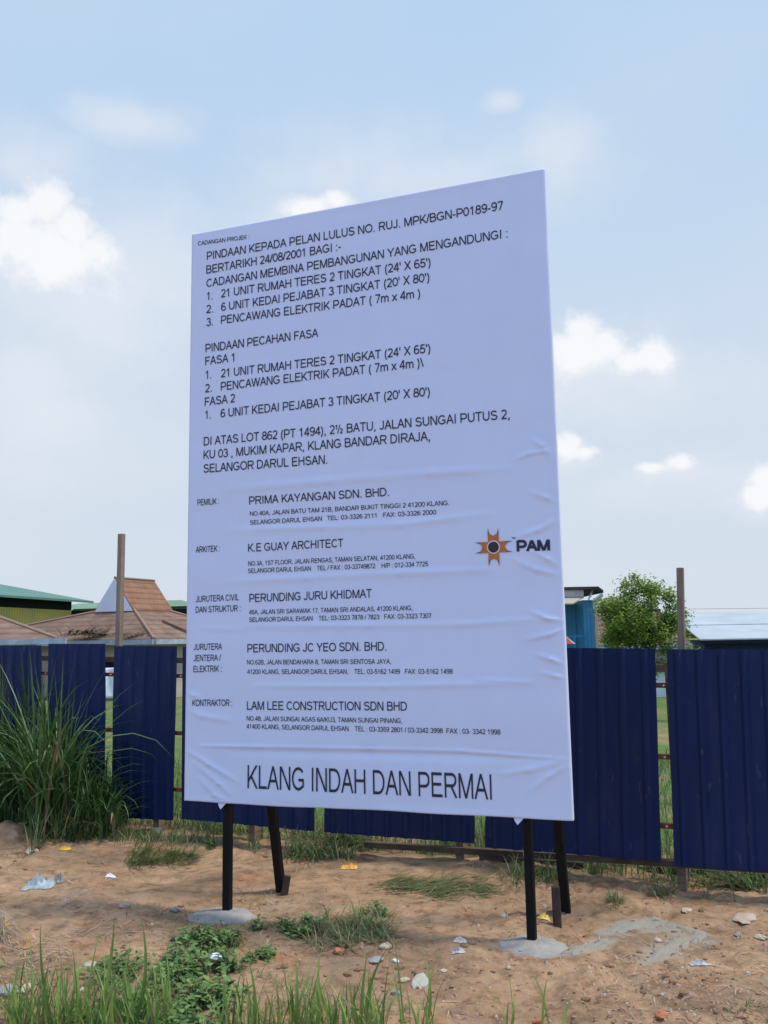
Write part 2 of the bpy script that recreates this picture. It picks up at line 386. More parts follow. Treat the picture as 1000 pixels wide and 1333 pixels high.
# ------------------------------------------------------------------ lettering strokes (cap height 1)
def _arc(cx, cy, rx, ry, a0, a1, n=None):
    n = n or max(4, int(abs(a1-a0)/18))
    return [(cx+rx*math.cos(math.radians(a0+(a1-a0)*i/n)), cy+ry*math.sin(math.radians(a0+(a1-a0)*i/n))) for i in range(n+1)]
GLYPH = {
 'A': (.93, [[(.06, 0), (.465, 1)], [(.87, 0), (.465, 1)], [(.2, .36), (.73, .36)]]),
 'B': (.93, [[(.14, 0), (.14, 1)], [(.14, .94)]+_arc(.52, .735, .25, .205, 90, -90)+[(.14, .53)], [(.14, .53)]+_arc(.54, .295, .29, .235, 90, -90)+[(.14, .06)]]),
 'C': (1.0, [_arc(.53, .5, .42, .44, 42, 318)]),
 'D': (1.0, [[(.14, 0), (.14, 1)], [(.14, .94)]+_arc(.48, .5, .40, .44, 90, -90)+[(.14, .06)]]),
 'E': (.93, [[(.16, 0), (.16, 1)], [(.16, .94), (.84, .94)], [(.16, .52), (.79, .52)], [(.16, .06), (.86, .06)]]),
 'F': (.85, [[(.16, 0), (.16, 1)], [(.16, .94), (.81, .94)], [(.16, .50), (.71, .50)]]),
 'G': (1.09, [_arc(.55, .5, .45, .44, 40, 308)+[(.93, .20), (.93, .45), (.56, .45)]]),
 'H': (1.0, [[(.15, 0), (.15, 1)], [(.85, 0), (.85, 1)], [(.15, .53), (.85, .53)]]),
 'I': (.39, [[(.195, 0), (.195, 1)]]),
 'J': (.70, [[(.54, 1), (.54, .30)]+_arc(.305, .27, .235, .21, 0, -170)]),
 'K': (.93, [[(.15, 0), (.15, 1)], [(.83, 1), (.18, .33)], [(.37, .55), (.87, 0)]]),
 'L': (.78, [[(.15, 0), (.15, 1)], [(.15, .06), (.74, .06)]]),
 'M': (1.16, [[(.14, 0), (.14, 1)], [(1.02, 0), (1.02, 1)], [(.17, 1), (.58, 0)], [(.99, 1), (.58, 0)]]),
 'N': (1.0, [[(.14, 0), (.14, 1)], [(.86, 0), (.86, 1)], [(.17, 1), (.83, 0)]]),
 'O': (1.09, [_arc(.545, .5, .45, .44, 0, 360)]),
 'P': (.93, [[(.15, 0), (.15, 1)], [(.15, .94)]+_arc(.56, .68, .28, .26, 90, -90)+[(.15, .42)]]),
 'R': (1.0, [[(.15, 0), (.15, 1)], [(.15, .94)]+_arc(.61, .71, .27, .23, 90, -90)+[(.15, .48)], [(.54, .48), (.90, 0)]]),
 'S': (.93, [_arc(.47, .725, .32, .215, 18, 255)+_arc(.47, .285, .355, .225, 75, -165)]),
 'T': (.85, [[(.425, 0), (.425, 1)], [(.03, .94), (.82, .94)]]),
 'U': (1.0, [[(.15, 1), (.15, .38)]+_arc(.5, .36, .35, .30, 180, 360)+[(.85, 1)]]),
 'V': (.93, [[(.06, 1), (.465, 0)], [(.87, 1), (.465, 0)]]),
 'W': (1.32, [[(.06, 1), (.36, 0)], [(.66, 1), (.36, 0)], [(.66, 1), (.96, 0)], [(1.26, 1), (.96, 0)]]),
 'X': (.93, [[(.09, 1), (.84, 0)], [(.84, 1), (.09, 0)]]),
 'Y': (.93, [[(.07, 1), (.465, .42)], [(.86, 1), (.465, .42)], [(.465, 0), (.465, .45)]]),
 'Z': (.85, [[(.07, .94), (.80, .94)], [(.75, .92), (.09, .08)], [(.04, .06), (.82, .06)]]),
 '0': (.777, [_arc(.39, .5, .31, .44, 0, 360)]),
 '1': (.777, [[(.43, 0), (.43, 1)], [(.42, .93), (.17, .72)]]),
 '2': (.777, [_arc(.38, .69, .28, .25, 160, -42)+[(.11, .07)], [(.06, .06), (.70, .06)]]),
 '3': (.777, [_arc(.37, .725, .26, .215, 160, -90), _arc(.375, .285, .31, .225, 90, -160)]),
 '4': (.777, [[(.55, 0), (.55, 1)], [(.03, .28), (.75, .28)], [(.52, .95), (.09, .31)]]),
 '5': (.777, [[(.67, .94), (.22, .94), (.14, .50)]+_arc(.38, .325, .31, .265, 140, -160)]),
 '6': (.777, [_arc(.39, .31, .30, .25, 0, 360), _arc(.42, .5, .33, .44, 50, 205)]),
 '7': (.777, [[(.06, .94), (.72, .94)], [(.67, .93), (.29, 0)]]),
 '8': (.777, [_arc(.39, .735, .25, .205, 0, 360), _arc(.39, .29, .31, .235, 0, 360)]),
 '9': (.777, [_arc(.39, .69, .30, .25, 0, 360), _arc(.36, .5, .33, .44, -130, 25)]),
 '.': (.388, [[(.195, 0), (.195, .13)]]), ',': (.388, [[(.195, .13), (.195, 0), (.14, -.17)]]),
 ':': (.388, [[(.195, 0), (.195, .13)], [(.195, .59), (.195, .72)]]),
 '-': (.465, [[(.06, .36), (.40, .36)]]), '/': (.388, [[(.03, 0), (.36, 1)]]), '\\': (.388, [[(.03, 1), (.36, 0)]]),
 '(': (.465, [_arc(.55, .36, .37, .66, 118, 242)]), ')': (.465, [_arc(-.085, .36, .37, .66, 62, -62)]),
 "'": (.27, [[(.135, .64), (.135, 1)]]), ' ': (.388, []),
 'm': (1.165, [[(.14, 0), (.14, .72)], [(.14, .42)]+_arc(.37, .44, .22, .23, 170, 0)+[(.59, 0)], [(.59, .42)]+_arc(.81, .44, .22, .23, 170, 0)+[(1.03, 0)]]),
 'x': (.70, [[(.06, .72), (.64, 0)], [(.64, .72), (.06, 0)]]),
}
def _stroke(pts, w):
    # offset polyline; slanting ends are cut level
    P = [np.array(p, float) for p in pts]; n = len(P); closed = n > 3 and np.hypot(*(P[0]-P[-1])) < 1e-6
    L_, R_ = [], []
    def nrm(a, b): d = (b-a)/max(1e-9, np.hypot(*(b-a))); return np.array([-d[1], d[0]])
    for i in range(n):
        a = nrm(P[i-1], P[i]) if i > 0 else (nrm(P[-2], P[-1]) if closed else None)
        b = nrm(P[i], P[i+1]) if i < n-1 else (nrm(P[0], P[1]) if closed else None)
        if a is None: m = b
        elif b is None: m = a
        else:
            m = a+b; m = m/max(1e-9, np.hypot(*m)); m = m/max(.45, m@a)
        o = m*w/2; l, r = P[i]+o, P[i]-o
        if not closed and i in (0, n-1):
            d = (P[1]-P[0]) if i == 0 else (P[-1]-P[-2]); d = d/np.hypot(*d)
            if abs(d[1]) > .5 and (abs(P[i][1]) < 1e-6 or abs(P[i][1]-1) < 1e-6 or abs(P[i][1]-.72) < 1e-6):
                l = l+d*((P[i][1]-l[1])/d[1]); r = r+d*((P[i][1]-r[1])/d[1])
        L_.append(l); R_.append(r)
    v = [p for lr in zip(L_, R_) for p in lr]
    return v, [(2*i+1, 2*i+3, 2*i+2, 2*i) for i in range(n-1)]
def set_text(s, wt):
    V, F = [], []; x = 0.0; k = 0
    for ch in s:
        if ch == '\u00bd':
            parts = [('1', .0, .45, .55), ('/', .33, 0, 1.0), ('2', .66, 0, .55)]
            for c2, dx, dy, sc in parts:
                for st in GLYPH[c2][1]:
                    v, f = _stroke([(x+dx+px*sc, dy+py*sc) for px, py in st], wt*.8); F += [tuple(i+len(V) for i in q) for q in f]; V += [(p[0], p[1], (k % 4)*.00012) for p in v]; k += 1
            x += 1.165; continue
        a, strokes = GLYPH[ch]
        for st in strokes:
            v, f = _stroke([(x+px, py) for px, py in st], wt*(1.05 if ch in '.:' else 1)); F += [tuple(i+len(V) for i in q) for q in f]; V += [(p[0], p[1], (k % 4)*.00012) for p in v]; k += 1
        x += a
    return np.array(V), F

def build_sign():
    root = thing('project_signboard', 'tall white project notice board on black timber legs, covered in Malay text', 'signboard', (BO.x, BO.y, 0), -YAW)
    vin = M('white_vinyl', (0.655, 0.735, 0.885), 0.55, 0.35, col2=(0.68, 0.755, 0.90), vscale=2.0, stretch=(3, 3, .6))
    ink = M('printed_ink', (0.034, 0.034, 0.048), 0.6, 0.3)
    tim = M('black_timber', (0.0045, 0.0045, 0.005), 0.6, 0.22, var=0.5, vscale=9, bump=0.5, bscale=30, stretch=(6, 6, 0.8))
    # banner: stretched front with returns wrapped round the frame
    nu, nv = 150, 440
    us = np.linspace(0, BW, nu); vs = np.linspace(0, BH, nv); gu, gv = np.meshgrid(us, vs)
    dd = board_disp(gu, gv)
    # slack edge: the sheet hangs a little unevenly along its hem
    hem = 0.008*vnoise(gu*3, gv*0, 4)*sst(gv, 0.25, 0.0)
    verts = np.stack([gu, -dd, gv+BZ+hem], -1).reshape(-1, 3)
    mb = MB(); mb.v = [tuple(map(float, p)) for p in verts]
    for j in range(nv-1):
        for i in range(nu-1): mb.f.append((j*nu+i, j*nu+i+1, (j+1)*nu+i+1, (j+1)*nu+i))
    T = 0.045
    def ret(idx):
        k = len(mb.v)
        for q in idx:
            x, y, z = mb.v[q]; mb.v.append((x, T, z))
        for n_ in range(len(idx)-1): mb.f.append((idx[n_+1], idx[n_], k+n_, k+n_+1))
    ret([j*nu for j in range(nv)][::-1]); ret([j*nu+nu-1 for j in range(nv)])
    ret(list(range(nu))); ret([(nv-1)*nu+i for i in range(nu)][::-1])
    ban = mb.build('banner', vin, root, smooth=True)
    me = ban.data
    sm = [True]*len(me.polygons)
    for k in range((nu-1)*(nv-1), len(me.polygons)): sm[k] = False
    me.polygons.foreach_set('use_smooth', sm)
    for px, py in ((289, 1043), (676, 1062)):
        u, _ = on_board(px, py)
        z0 = BZ
        hemm = MB(); hemm.add([(u-.035, .012, z0+.004), (u+.03, .012, z0+.004), (u-.012, .004, z0-.04), (u-.028, .008, z0-.02)], [(0, 1, 2, 3)])
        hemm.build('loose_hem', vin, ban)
    # lettering: a plain grotesque drawn as strokes
    acc = MB()
    def line(s, p0, p1, cap, wt=0.138):
        u0, v0 = on_board(*p0); u1, v1 = on_board(*p1)
        v, f = set_text(s, wt)
        x0, x1 = v[:, 0].min(), v[:, 0].max()
        t = (v[:, 0]-x0)/(x1-x0)
        u = u0+t*(u1-u0); w = v0+t*(v1-v0)+v[:, 1]*cap
        d = board_disp(u, w)+0.003+v[:, 2]
        acc.add([(float(a), -float(c), float(b)+BZ) for a, b, c in zip(u, w, d)], f)
    HCAP = 0.0575
    line('CADANGAN PROJEK :', (258.2, 320), (325, 311), 0.030)
    line('PINDAAN KEPADA PELAN LULUS NO. RUJ. MPK/BGN-P0189-97', (269.8, 338.7), (655.2, 273), HCAP)
    line('BERTARIKH 24/08/2001 BAGI :-', (268.8, 356.5), (444, 325.8), HCAP)
    line('CADANGAN MEMBINA PEMBANGUNAN YANG MENGANDUNGI :', (268.8, 374), (661, 309.4), HCAP)
    line('1.', (269, 391), (277, 389.8), HCAP); line("21 UNIT RUMAH TERES 2 TINGKAT (24' X 65')", (288, 387.5), (560.5, 346.5), HCAP)
    line('2.', (269, 408), (277.5, 406.8), HCAP); line("6 UNIT KEDAI PEJABAT 3 TINGKAT (20' X 80')", (288, 405), (559, 366), HCAP)
    line('3.', (269, 425), (277.5, 423.8), HCAP); line('PENCAWANG ELEKTRIK PADAT ( 7m x 4m )', (288, 422), (547, 387), HCAP)
    line('PINDAAN PECAHAN FASA', (267.8, 458.8), (414.5, 438.5), HCAP)
    line('FASA 1', (267.3, 475.5), (305, 470.5), HCAP)
    line('1.', (267.5, 493.5), (275, 492.6), HCAP); line("21 UNIT RUMAH TERES 2 TINGKAT (24' X 65')", (288, 491.5), (560.5, 459), HCAP)
    line('2.', (267.3, 511), (275.5, 510), HCAP); line('PENCAWANG ELEKTRIK PADAT ( 7m x 4m )\\', (287.5, 508.5), (552, 477.5), HCAP)
    line('FASA 2', (266.4, 528.5), (306, 523.5), HCAP)
    line('1.', (266.5, 545.5), (274, 544.6), HCAP); line("6 UNIT KEDAI PEJABAT 3 TINGKAT (20' X 80')", (287, 543.5), (560, 515.5), HCAP)
    line('DI ATAS LOT 862 (PT 1494), 2\u00bd BATU, JALAN SUNGAI PUTUS 2,', (265, 580), (663.5, 545), HCAP)
    line('KU 03 , MUKIM KAPAR, KLANG BANDAR DIRAJA,', (265, 597.5), (560, 573.5), HCAP)
    line('SELANGOR DARUL EHSAN.', (265, 615.5), (426.5, 603.8), HCAP)
    LC, NC, AC = 0.040, 0.052, 0.0285
    line('PEMILIK :', (257, 658), (285, 656), LC)
    line('PRIMA KAYANGAN SDN. BHD.', (324.5, 656.8), (506.5, 645.5), NC)
    line('NO.40A, JALAN BATU TAM 21B, BANDAR BUKIT TINGGI 2 41200 KLANG.', (325.3, 671.5), (585, 657.5), AC)
    line('SELANGOR DARUL EHSAN   TEL: 03-3326 2111   FAX: 03-3326 2000', (325.5, 683), (568, 669.5), AC)
    line('ARKITEK :', (254.5, 719.5), (286, 717.5), LC)
    line('K.E GUAY ARCHITECT', (323, 718.3), (447, 712), NC)
    line('NO.3A, 1ST FLOOR, JALAN RENGAS, TAMAN SELATAN, 41200 KLANG,', (323.2, 736.5), (540.7, 727), AC)
    line('SELANGOR DARUL EHSAN    TEL / FAX : 03-33749872    H/P : 012-334 7725', (323, 746), (557.5, 737), AC)
    line('JURUTERA CIVIL', (254.5, 784), (310.8, 781.3), LC)
    line('DAN STRUKTUR :', (254.5, 797.7), (313, 795.6), LC)
    line('PERUNDING JURU KHIDMAT', (324.5, 784), (484, 777.8), NC)
    line('45A, JALAN SRI SARAWAK 17, TAMAN SRI ANDALAS, 41200 KLANG,', (324.5, 799.8), (537, 794.3), AC)
    line('SELANGOR DARUL EHSAN    TEL: 03-3323 7878 / 7823   FAX: 03-3323 7307', (324.5, 809.7), (561.8, 804.5), AC)
    line('JURUTERA', (252.5, 846.3), (289.3, 845.5), LC)
    line('JENTERA /', (252.2, 860.9), (288, 860), LC)
    line('ELEKTRIK :', (252, 875), (288.8, 874.3), LC)
    line('PERUNDING JC YEO SDN. BHD.', (322.5, 849.3), (503.3, 846.8), NC)
    line('NO.62B, JALAN BENDAHARA 8, TAMAN SRI SENTOSA JAYA,', (322, 865), (509.3, 864), AC)
    line('41200 KLANG, SELANGOR DARUL EHSAN.    TEL: 03-5162 1499   FAX: 03-5162 1498', (322.5, 877.3), (590, 877), AC)
    line('KONTRAKTOR :', (250.5, 919), (302.5, 919), LC)
    line('LAM LEE CONSTRUCTION SDN BHD', (321.8, 923.8), (530.5, 925), NC)
    line('NO.48, JALAN SUNGAI AGAS 6A/KU3, TAMAN SUNGAI PINANG,', (321.5, 938), (524, 941.3), AC)
    line('41400 KLANG, SELANGOR DARUL EHSAN.   TEL : 03-3359 2801 / 03-3342 3998  FAX : 03- 3342 1998', (321.5, 948.3), (652, 956.2), AC)
    line('KLANG INDAH DAN PERMAI', (322.5, 1026), (640.6, 1041), 0.139, 0.118)
    acc.build('lettering', ink, ban)
    acc = MB()
    line('PAM', (672.8, 718), (716.5, 716.5), 0.063, 0.25)
    line('TM', (666, 701.6), (671.2, 701.3), 0.010, 0.2)
    acc.build('emblem_lettering', ink, ban)
    # emblem: four forked arms round a black disc
    cu, cv = on_board(642.7, 712.3)
    sc = 1/214.0/7.143                                  # one unit of the enlarged photograph
    arm = [(-48, 48), (-50, 105), (-46, 150), (-30, 118), (0, 102), (30, 118), (46, 150), (50, 105), (48, 48)]
    em = MB(); spike_m = M('grey_brown_print', (0.16, 0.10, 0.085), 0.6, 0.3)
    for k in range(4):
        ca, sa = math.cos(k*math.pi/2), math.sin(k*math.pi/2)
        R = lambda x, y: ((cu+(x*ca-y*sa)*sc), (cv+(x*sa+y*ca)*sc))
        P = [R(x, y) for x, y in arm]
        dz = float(board_disp(cu, cv))+0.0042
        em.add([(u, -dz, v+BZ) for u, v in P], [(0, 1, 2, 3), (0, 3, 4, 5, 8), (5, 6, 7, 8)])
        for sgn in (-1, 1):
            Q = [R(sgn*49, 112), R(sgn*48, 172), R(sgn*36, 126)]
            tip = MB(); tip.add([(u, -dz-0.0008, v+BZ) for u, v in Q], [(0, 1, 2)]); tip.build('emblem_spike', spike_m, ban)
    em.add([(cu+x*sc, -dz, cv+y*sc+BZ) for x, y in ((-48, -48), (48, -48), (48, 48), (-48, 48))], [(0, 1, 2, 3)])
    em.build('emblem', M('orange_print', (0.56, 0.21, 0.035), 0.6, 0.3, col2=(0.48, 0.15, 0.05), vscale=20), ban)
    ring = MB(); disc = MB(); n = 36
    ring.add([(cu+60*sc*math.cos(t), -dz-0.0012, cv+60*sc*math.sin(t)+BZ) for t in np.linspace(0, 2*math.pi, n, False)], [tuple(range(n))])
    disc.add([(cu+49*sc*math.cos(t), -dz-0.0024, cv+49*sc*math.sin(t)+BZ) for t in np.linspace(0, 2*math.pi, n, False)], [tuple(range(n))])
    ring.build('emblem_ring', M('pale_print', (0.74, 0.66, 0.62), 0.6, 0.3), ban); disc.build('emblem_disc', ink, ban)
    # timber frame behind the sheet
    back = M('raw_timber', (0.28, 0.19, 0.11), 0.8, 0.2, var=0.3, vscale=6, stretch=(1, 1, 6))
    fr = MB(); e = 0.006
    for z in np.linspace(0.03, BH-0.03, 7): fr.box(0.03, BW-0.03, 0.004+e, 0.044, BZ+z-0.024, BZ+z+0.024)
    fr.box(0.004, 0.029, 0.004+e, 0.043, BZ+0.006, BZ+BH-0.006); fr.box(BW-0.029, BW-0.004, 0.004+e, 0.043, BZ+0.006, BZ+BH-0.006)
    fr.build('timber_frame', back, root)
    # front legs (run up behind the sheet), rear braces
    for u, g0 in ((0.270, (294, 1187)), (2.175, (692, 1224))):
        m_ = MB(); m_.bar((u, 0.079, -0.25), (u, 0.079, 4.15), 0.049, 0.056, up=(0, 1, 0)); m_.build('leg', tim, root, bevel=0.006)
    inv = Matrix.Rotation(YAW, 3, 'Z')
    for foot, top in (((366, 1160), (354, 1050)), ((737, 1186), (726, 1066))):
        P = gp(*foot); lf = inv @ (P-BO)
        # where the brace passes the lower edge of the sheet
        d = ray(*top); zt = BZ-0.01; best = None
        for k in np.linspace(4.5, 7.5, 400):
            Q = Vector((d.x*k/d.y, k, d.z*k/d.y+CAMZ)); lq = inv @ (Q-Vector((BO.x, BO.y, 0)))
            sc_ = abs(lq.y-(lf.y-(lf.y-0.16)*lq.z/2.5))
            if best is None or sc_ < best[0]: best = (sc_, lq)
        lq = best[1]; a = Vector((lf.x, lf.y, lf.z)); dirv = (lq-a); up = dirv/max(dirv.z, 1e-3)
        hgt = (a.y-0.16)/max(1e-3, -up.y); hgt = min(max(hgt, 1.6), 3.4)
        m_ = MB(); m_.bar(a-up*0.02, a+up*hgt, 0.055, 0.055, up=(0, 1, 0)); m_.build('brace', tim, root, bevel=0.005)
build_sign()

conc = M('concrete', (0.245, 0.232, 0.208), 0.95, 0.08, col2=(0.36, 0.338, 0.30), vscale=9, bump=0.6, bscale=45)
def footing(u, rx, ry, hgt, label, seed):
    P = BO+BT*u+BN*0.03; P.z = gz(P.x, P.y); r = random.Random(seed); mb = MB(); n = 48; rings = 12
    vs = []
    ph = [r.uniform(0, 6.28) for _ in range(6)]
    for j in range(rings+1):
        t = j/rings
        for k in range(n):
            a = 2*math.pi*k/n
            w = 1+0.07*math.sin(2*a+ph[0])+0.05*math.sin(3*a+ph[1])+0.035*math.sin(7*a+ph[2])+0.03*math.sin(11*a+ph[3])*t+0.045*r.uniform(-1, 1)*t
            x = P.x+rx*t*w*math.cos(a); y = P.y+ry*t*w*math.sin(a)
            z = gz(x, y)*t**2+gz(P.x, P.y)*(1-t**2)+hgt*(1-t**2.2)-0.025*max(0, (t-0.86)/0.14)+0.009*vnoise(np.array(x*22), np.array(y*22), 1)*(1 if t > 0.15 else 0)
            vs.append((x, y, float(z)))
    fs = [(j*n+k, j*n+(k+1) % n, (j+1)*n+(k+1) % n, (j+1)*n+k) for j in range(rings) for k in range(n)]
    mb.add(vs, fs); mb.v = [(x-P.x, y-P.y, z-P.z) for x, y, z in mb.v]
    o = mb.build('concrete_footing', conc, None, smooth=True); o.location = P
    tag(o, label, 'footing', 'concrete pads round the front legs')
footing(0.262, 0.215, 0.215, 0.040, 'round grey concrete pad set round the left front leg of the notice board', 3)
footing(2.18, 0.20, 0.205, 0.040, 'round grey concrete pad set round the right front leg of the notice board', 4)

stake_m = M('stake_timber', (0.050, 0.034, 0.026), 0.8, 0.25, var=0.45, vscale=12, bump=0.4, bscale=40, stretch=(4, 4, .7))
def stake(foot, top, w, label):
    P = gp(*foot); d = ray(*top); k = P.y/d.y; Q = Vector((d.x*k, P.y+0.02, d.z*k+CAMZ))
    mb = MB(); mb.bar((0, 0, -0.12), Q-P, w, w*0.8, up=(0, 1, 0)); o = mb.build('ground_stake', stake_m, None, bevel=0.003); o.location = P
    tag(o, label, 'stake', 'timber stakes driven in by the rear braces')
stake((366, 1166), (374, 1141), 0.045, 'short dark timber stake leaning at the foot of the left rear brace')
stake((726, 1206), (724, 1155), 0.046, 'brown upright timber stake standing in front of the right rear brace')

# ------------------------------------------------------------------ fence
def FP(s, off, z): return FA+FT*s+FN*off+Vector((0, 0, z))
def build_fence():
    root = thing('hoarding_fence', 'dark blue corrugated metal sheet fence with gaps between its sheets', 'fence', (FA.x, FA.y, 0))
    navy = M('navy_sheet', (0.0062, 0.0168, 0.069), 0.5, 0.22, col2=(0.0085, 0.0215, 0.084), vscale=2.0, stretch=(1.5, 1.5, .5), bump=0.08, bscale=6)
    nt = navy.node_tree; N = nt.nodes; L = nt.links; bs = N['Principled BSDF']; src = bs.inputs['Base Color'].links[0].from_socket
    tc = N.new('ShaderNodeTexCoord'); acc = src
    for sc_, st, lo, hi, amt, colr in ((3.0, (2.5, 2.5, .5), .56, .74, .10, (.16, .145, .13)), (26, (1, 1, .25), .66, .72, .22, (.17, .15, .13))):   # dust and scuffs
        mp = N.new('ShaderNodeMapping'); mp.inputs['Scale'].default_value = st; L.new(tc.outputs['Object'], mp.inputs[0])
        nz_ = N.new('ShaderNodeTexNoise'); nz_.inputs['Scale'].default_value = sc_; nz_.inputs['Detail'].default_value = 8; L.new(mp.outputs[0], nz_.inputs[0])
        mr = N.new('ShaderNodeMapRange'); mr.inputs[1].default_value = lo; mr.inputs[2].default_value = hi; mr.inputs[4].default_value = amt; L.new(nz_.outputs[0], mr.inputs[0])
        mx = N.new('ShaderNodeMix'); mx.data_type = 'RGBA'; L.new(mr.outputs[0], mx.inputs[0]); L.new(acc, mx.inputs[6]); mx.inputs[7].default_value = (*colr, 1); acc = mx.outputs[2]
    L.new(acc, bs.inputs['Base Color'])
    rust = M('rusty_steel', (0.16, 0.065, 0.035), 0.85, 0.2, var=0.35, vscale=14)
    wood = M('weathered_wood', (0.20, 0.145, 0.095), 0.85, 0.2, var=0.3, vscale=6, stretch=(1, 1, 5))
    screw_m = M('screw_zinc', (0.6, 0.6, 0.58), 0.4, 0.5, metal=0.6)
    corners = [((-190, 845), (-70, 843), (-74, 1046), (-195, 1038)), ((-62, 842), (55, 840), (52, 1053), (-64, 1046)), ((63, 838), (138, 838), (137, 1062), (61, 1055)), ((149, 841), (231, 841), (226, 1068), (145, 1064)),
               ((238.5, 842), (412, 842), (410, 1082), (236.5, 1066)), ((424, 842), (620, 842), (618, 1098), (423, 1083)),
               ((634, 842), (853, 844.5), (861, 1121), (632, 1103)), ((868, 845), (1012, 846), (1026, 1137), (878, 1127)), ((1024, 846), (1170, 848), (1190, 1158), (1038, 1140))]
    o_ = Vector((FA.x, FA.y, 0))
    for ci, cs in enumerate(corners):
        q = [on_fence(*c) for c in cs]                            # TL TR BR BL as (s, z)
        w = q[1][0]-q[0][0]; nr = max(3, round(w/0.155)); mb = MB()
        prof = []                                                 # (fraction across, depth towards the viewer)
        for k in range(nr):
            c = (k+0.5)/nr; rw = 0.010/w; fl = 0.030/w
            prof += [(c-fl, 0.0), (c-rw, 0.018), (c+rw, 0.018), (c+fl, 0.0)]
        prof = [(0.0, 0.004)]+prof+[(1.0, 0.004)]
        nzr = 24
        for j in range(nzr+1):
            t = j/nzr
            for a, dpt in prof:
                s = (q[0][0]*(1-a)+q[1][0]*a)*(1-t)+(q[3][0]*(1-a)+q[2][0]*a)*t
                z = (q[0][1]*(1-a)+q[1][1]*a)*(1-t)+(q[3][1]*(1-a)+q[2][1]*a)*t
                wob = 0.012*float(vnoise(np.array(a*2.5+ci*7), np.array(t*3.0), 2))
                mb.v.append(tuple(FP(s, -dpt+wob, z)-o_))
        n = len(prof)
        mb.f = [(j*n+i, (j+1)*n+i, (j+1)*n+i+1, j*n+i+1) for j in range(nzr) for i in range(n-1)]
        pan = mb.build('panel', navy, root)
        sd = pan.modifiers.new('thickness', 'SOLIDIFY'); sd.thickness = 0.0016; sd.offset = 0
    def rail(p, off, hh, mat, name, s0=-6.5, s1=3.2, dep=0.035):
        # a straight rail through two photo points
        a = on_fence(p[0][0], p[0][1], off); b = on_fence(p[1][0], p[1][1], off)
        sl_ = (b[1]-a[1])/(b[0]-a[0]); z = lambda s: a[1]+sl_*(s-a[0])
        mb = MB(); mb.bar(FP(s0, off, z(s0))-o_, FP(s1, off, z(s1))-o_, dep, hh)
        return mb.build(name, mat, root), z
    r1, z1 = rail(((143, 878), (862, 892)), 0.045, 0.034, rust, 'rail')
    r2, z2 = rail(((143, 950), (866, 985)), 0.045, 0.034, rust, 'rail')
    r3, z3 = rail(((143, 1021), (870, 1075)), 0.045, 0.034, rust, 'rail')
    rail(((143, 858), (862, 870)), 0.15, 0.05, wood, 'timber_rail')
    rail(((640, 1109), (868, 1123)), 0.06, 0.042, M('dark_rail_wood', (.10, .07, .048), .85, .2, var=.35, vscale=6), 'bottom_rail', -2.4, 3.2, 0.06)
    for px in (143.5, 58.5, 862.5, 235):
        for zf, rr, py in ((z1, r1, 880), (z2, r2, 985), (z3, r3, 1050)):
            s, _ = on_fence(px+ (py-840)*0.02, py, 0.025)
            mb = MB(); c = FP(s, 0.026, zf(s))-o_; mb.tube([c, c-FN*0.008], 0.007, 8); mb.build('screw', screw_m, rr)
    for px, py in ((-20, 1050), (206, 1066), (330, 1080), (600, 1100), (888, 1143)):
        s, _ = on_fence(px, py, 0.10); x = FP(s, 0.1, 0)
        zt = on_fence(px, 862, 0.1)[1]
        mb = MB(); mb.bar(FP(s, 0.115, gz(x.x, x.y)-0.25)-o_, FP(s, 0.115, zt)-o_, 0.085, 0.06, up=(FT.x, FT.y, 0)); mb.build('post', wood, root)
build_fence()

post_m = M('grey_timber', (0.27, 0.21, 0.155), 0.85, 0.2, var=0.3, vscale=4, bump=0.4, bscale=30, stretch=(5, 5, .6))
def tall_post(top, low, off, wpx, label):
    s, zt = on_fence(*top, off); s2, zl = on_fence(*low, off)
    sb = s2+(s2-s)*(zl/(zt-zl)); P = FP(sb, off, 0); P.z = gz(P.x, P.y)
    mb = MB(); w = wpx*.86*P.y/FPX
    mb.bar((0, 0, -0.3), FP(s, off, zt)-P, w, w, up=(FT.x, FT.y, 0)); o = mb.build('timber_post', post_m, None, bevel=0.004); o.location = P
    tag(o, label, 'post', 'tall posts rising behind the fence')
tall_post((158.5, 695), (155, 838), 0.30, 8.6, 'tall grey timber post rising behind the fence in front of the gabled house')
tall_post((885.5, 739), (887, 845), 0.30, 10.0, 'tall brown timber post rising behind the fence beside the round tree')

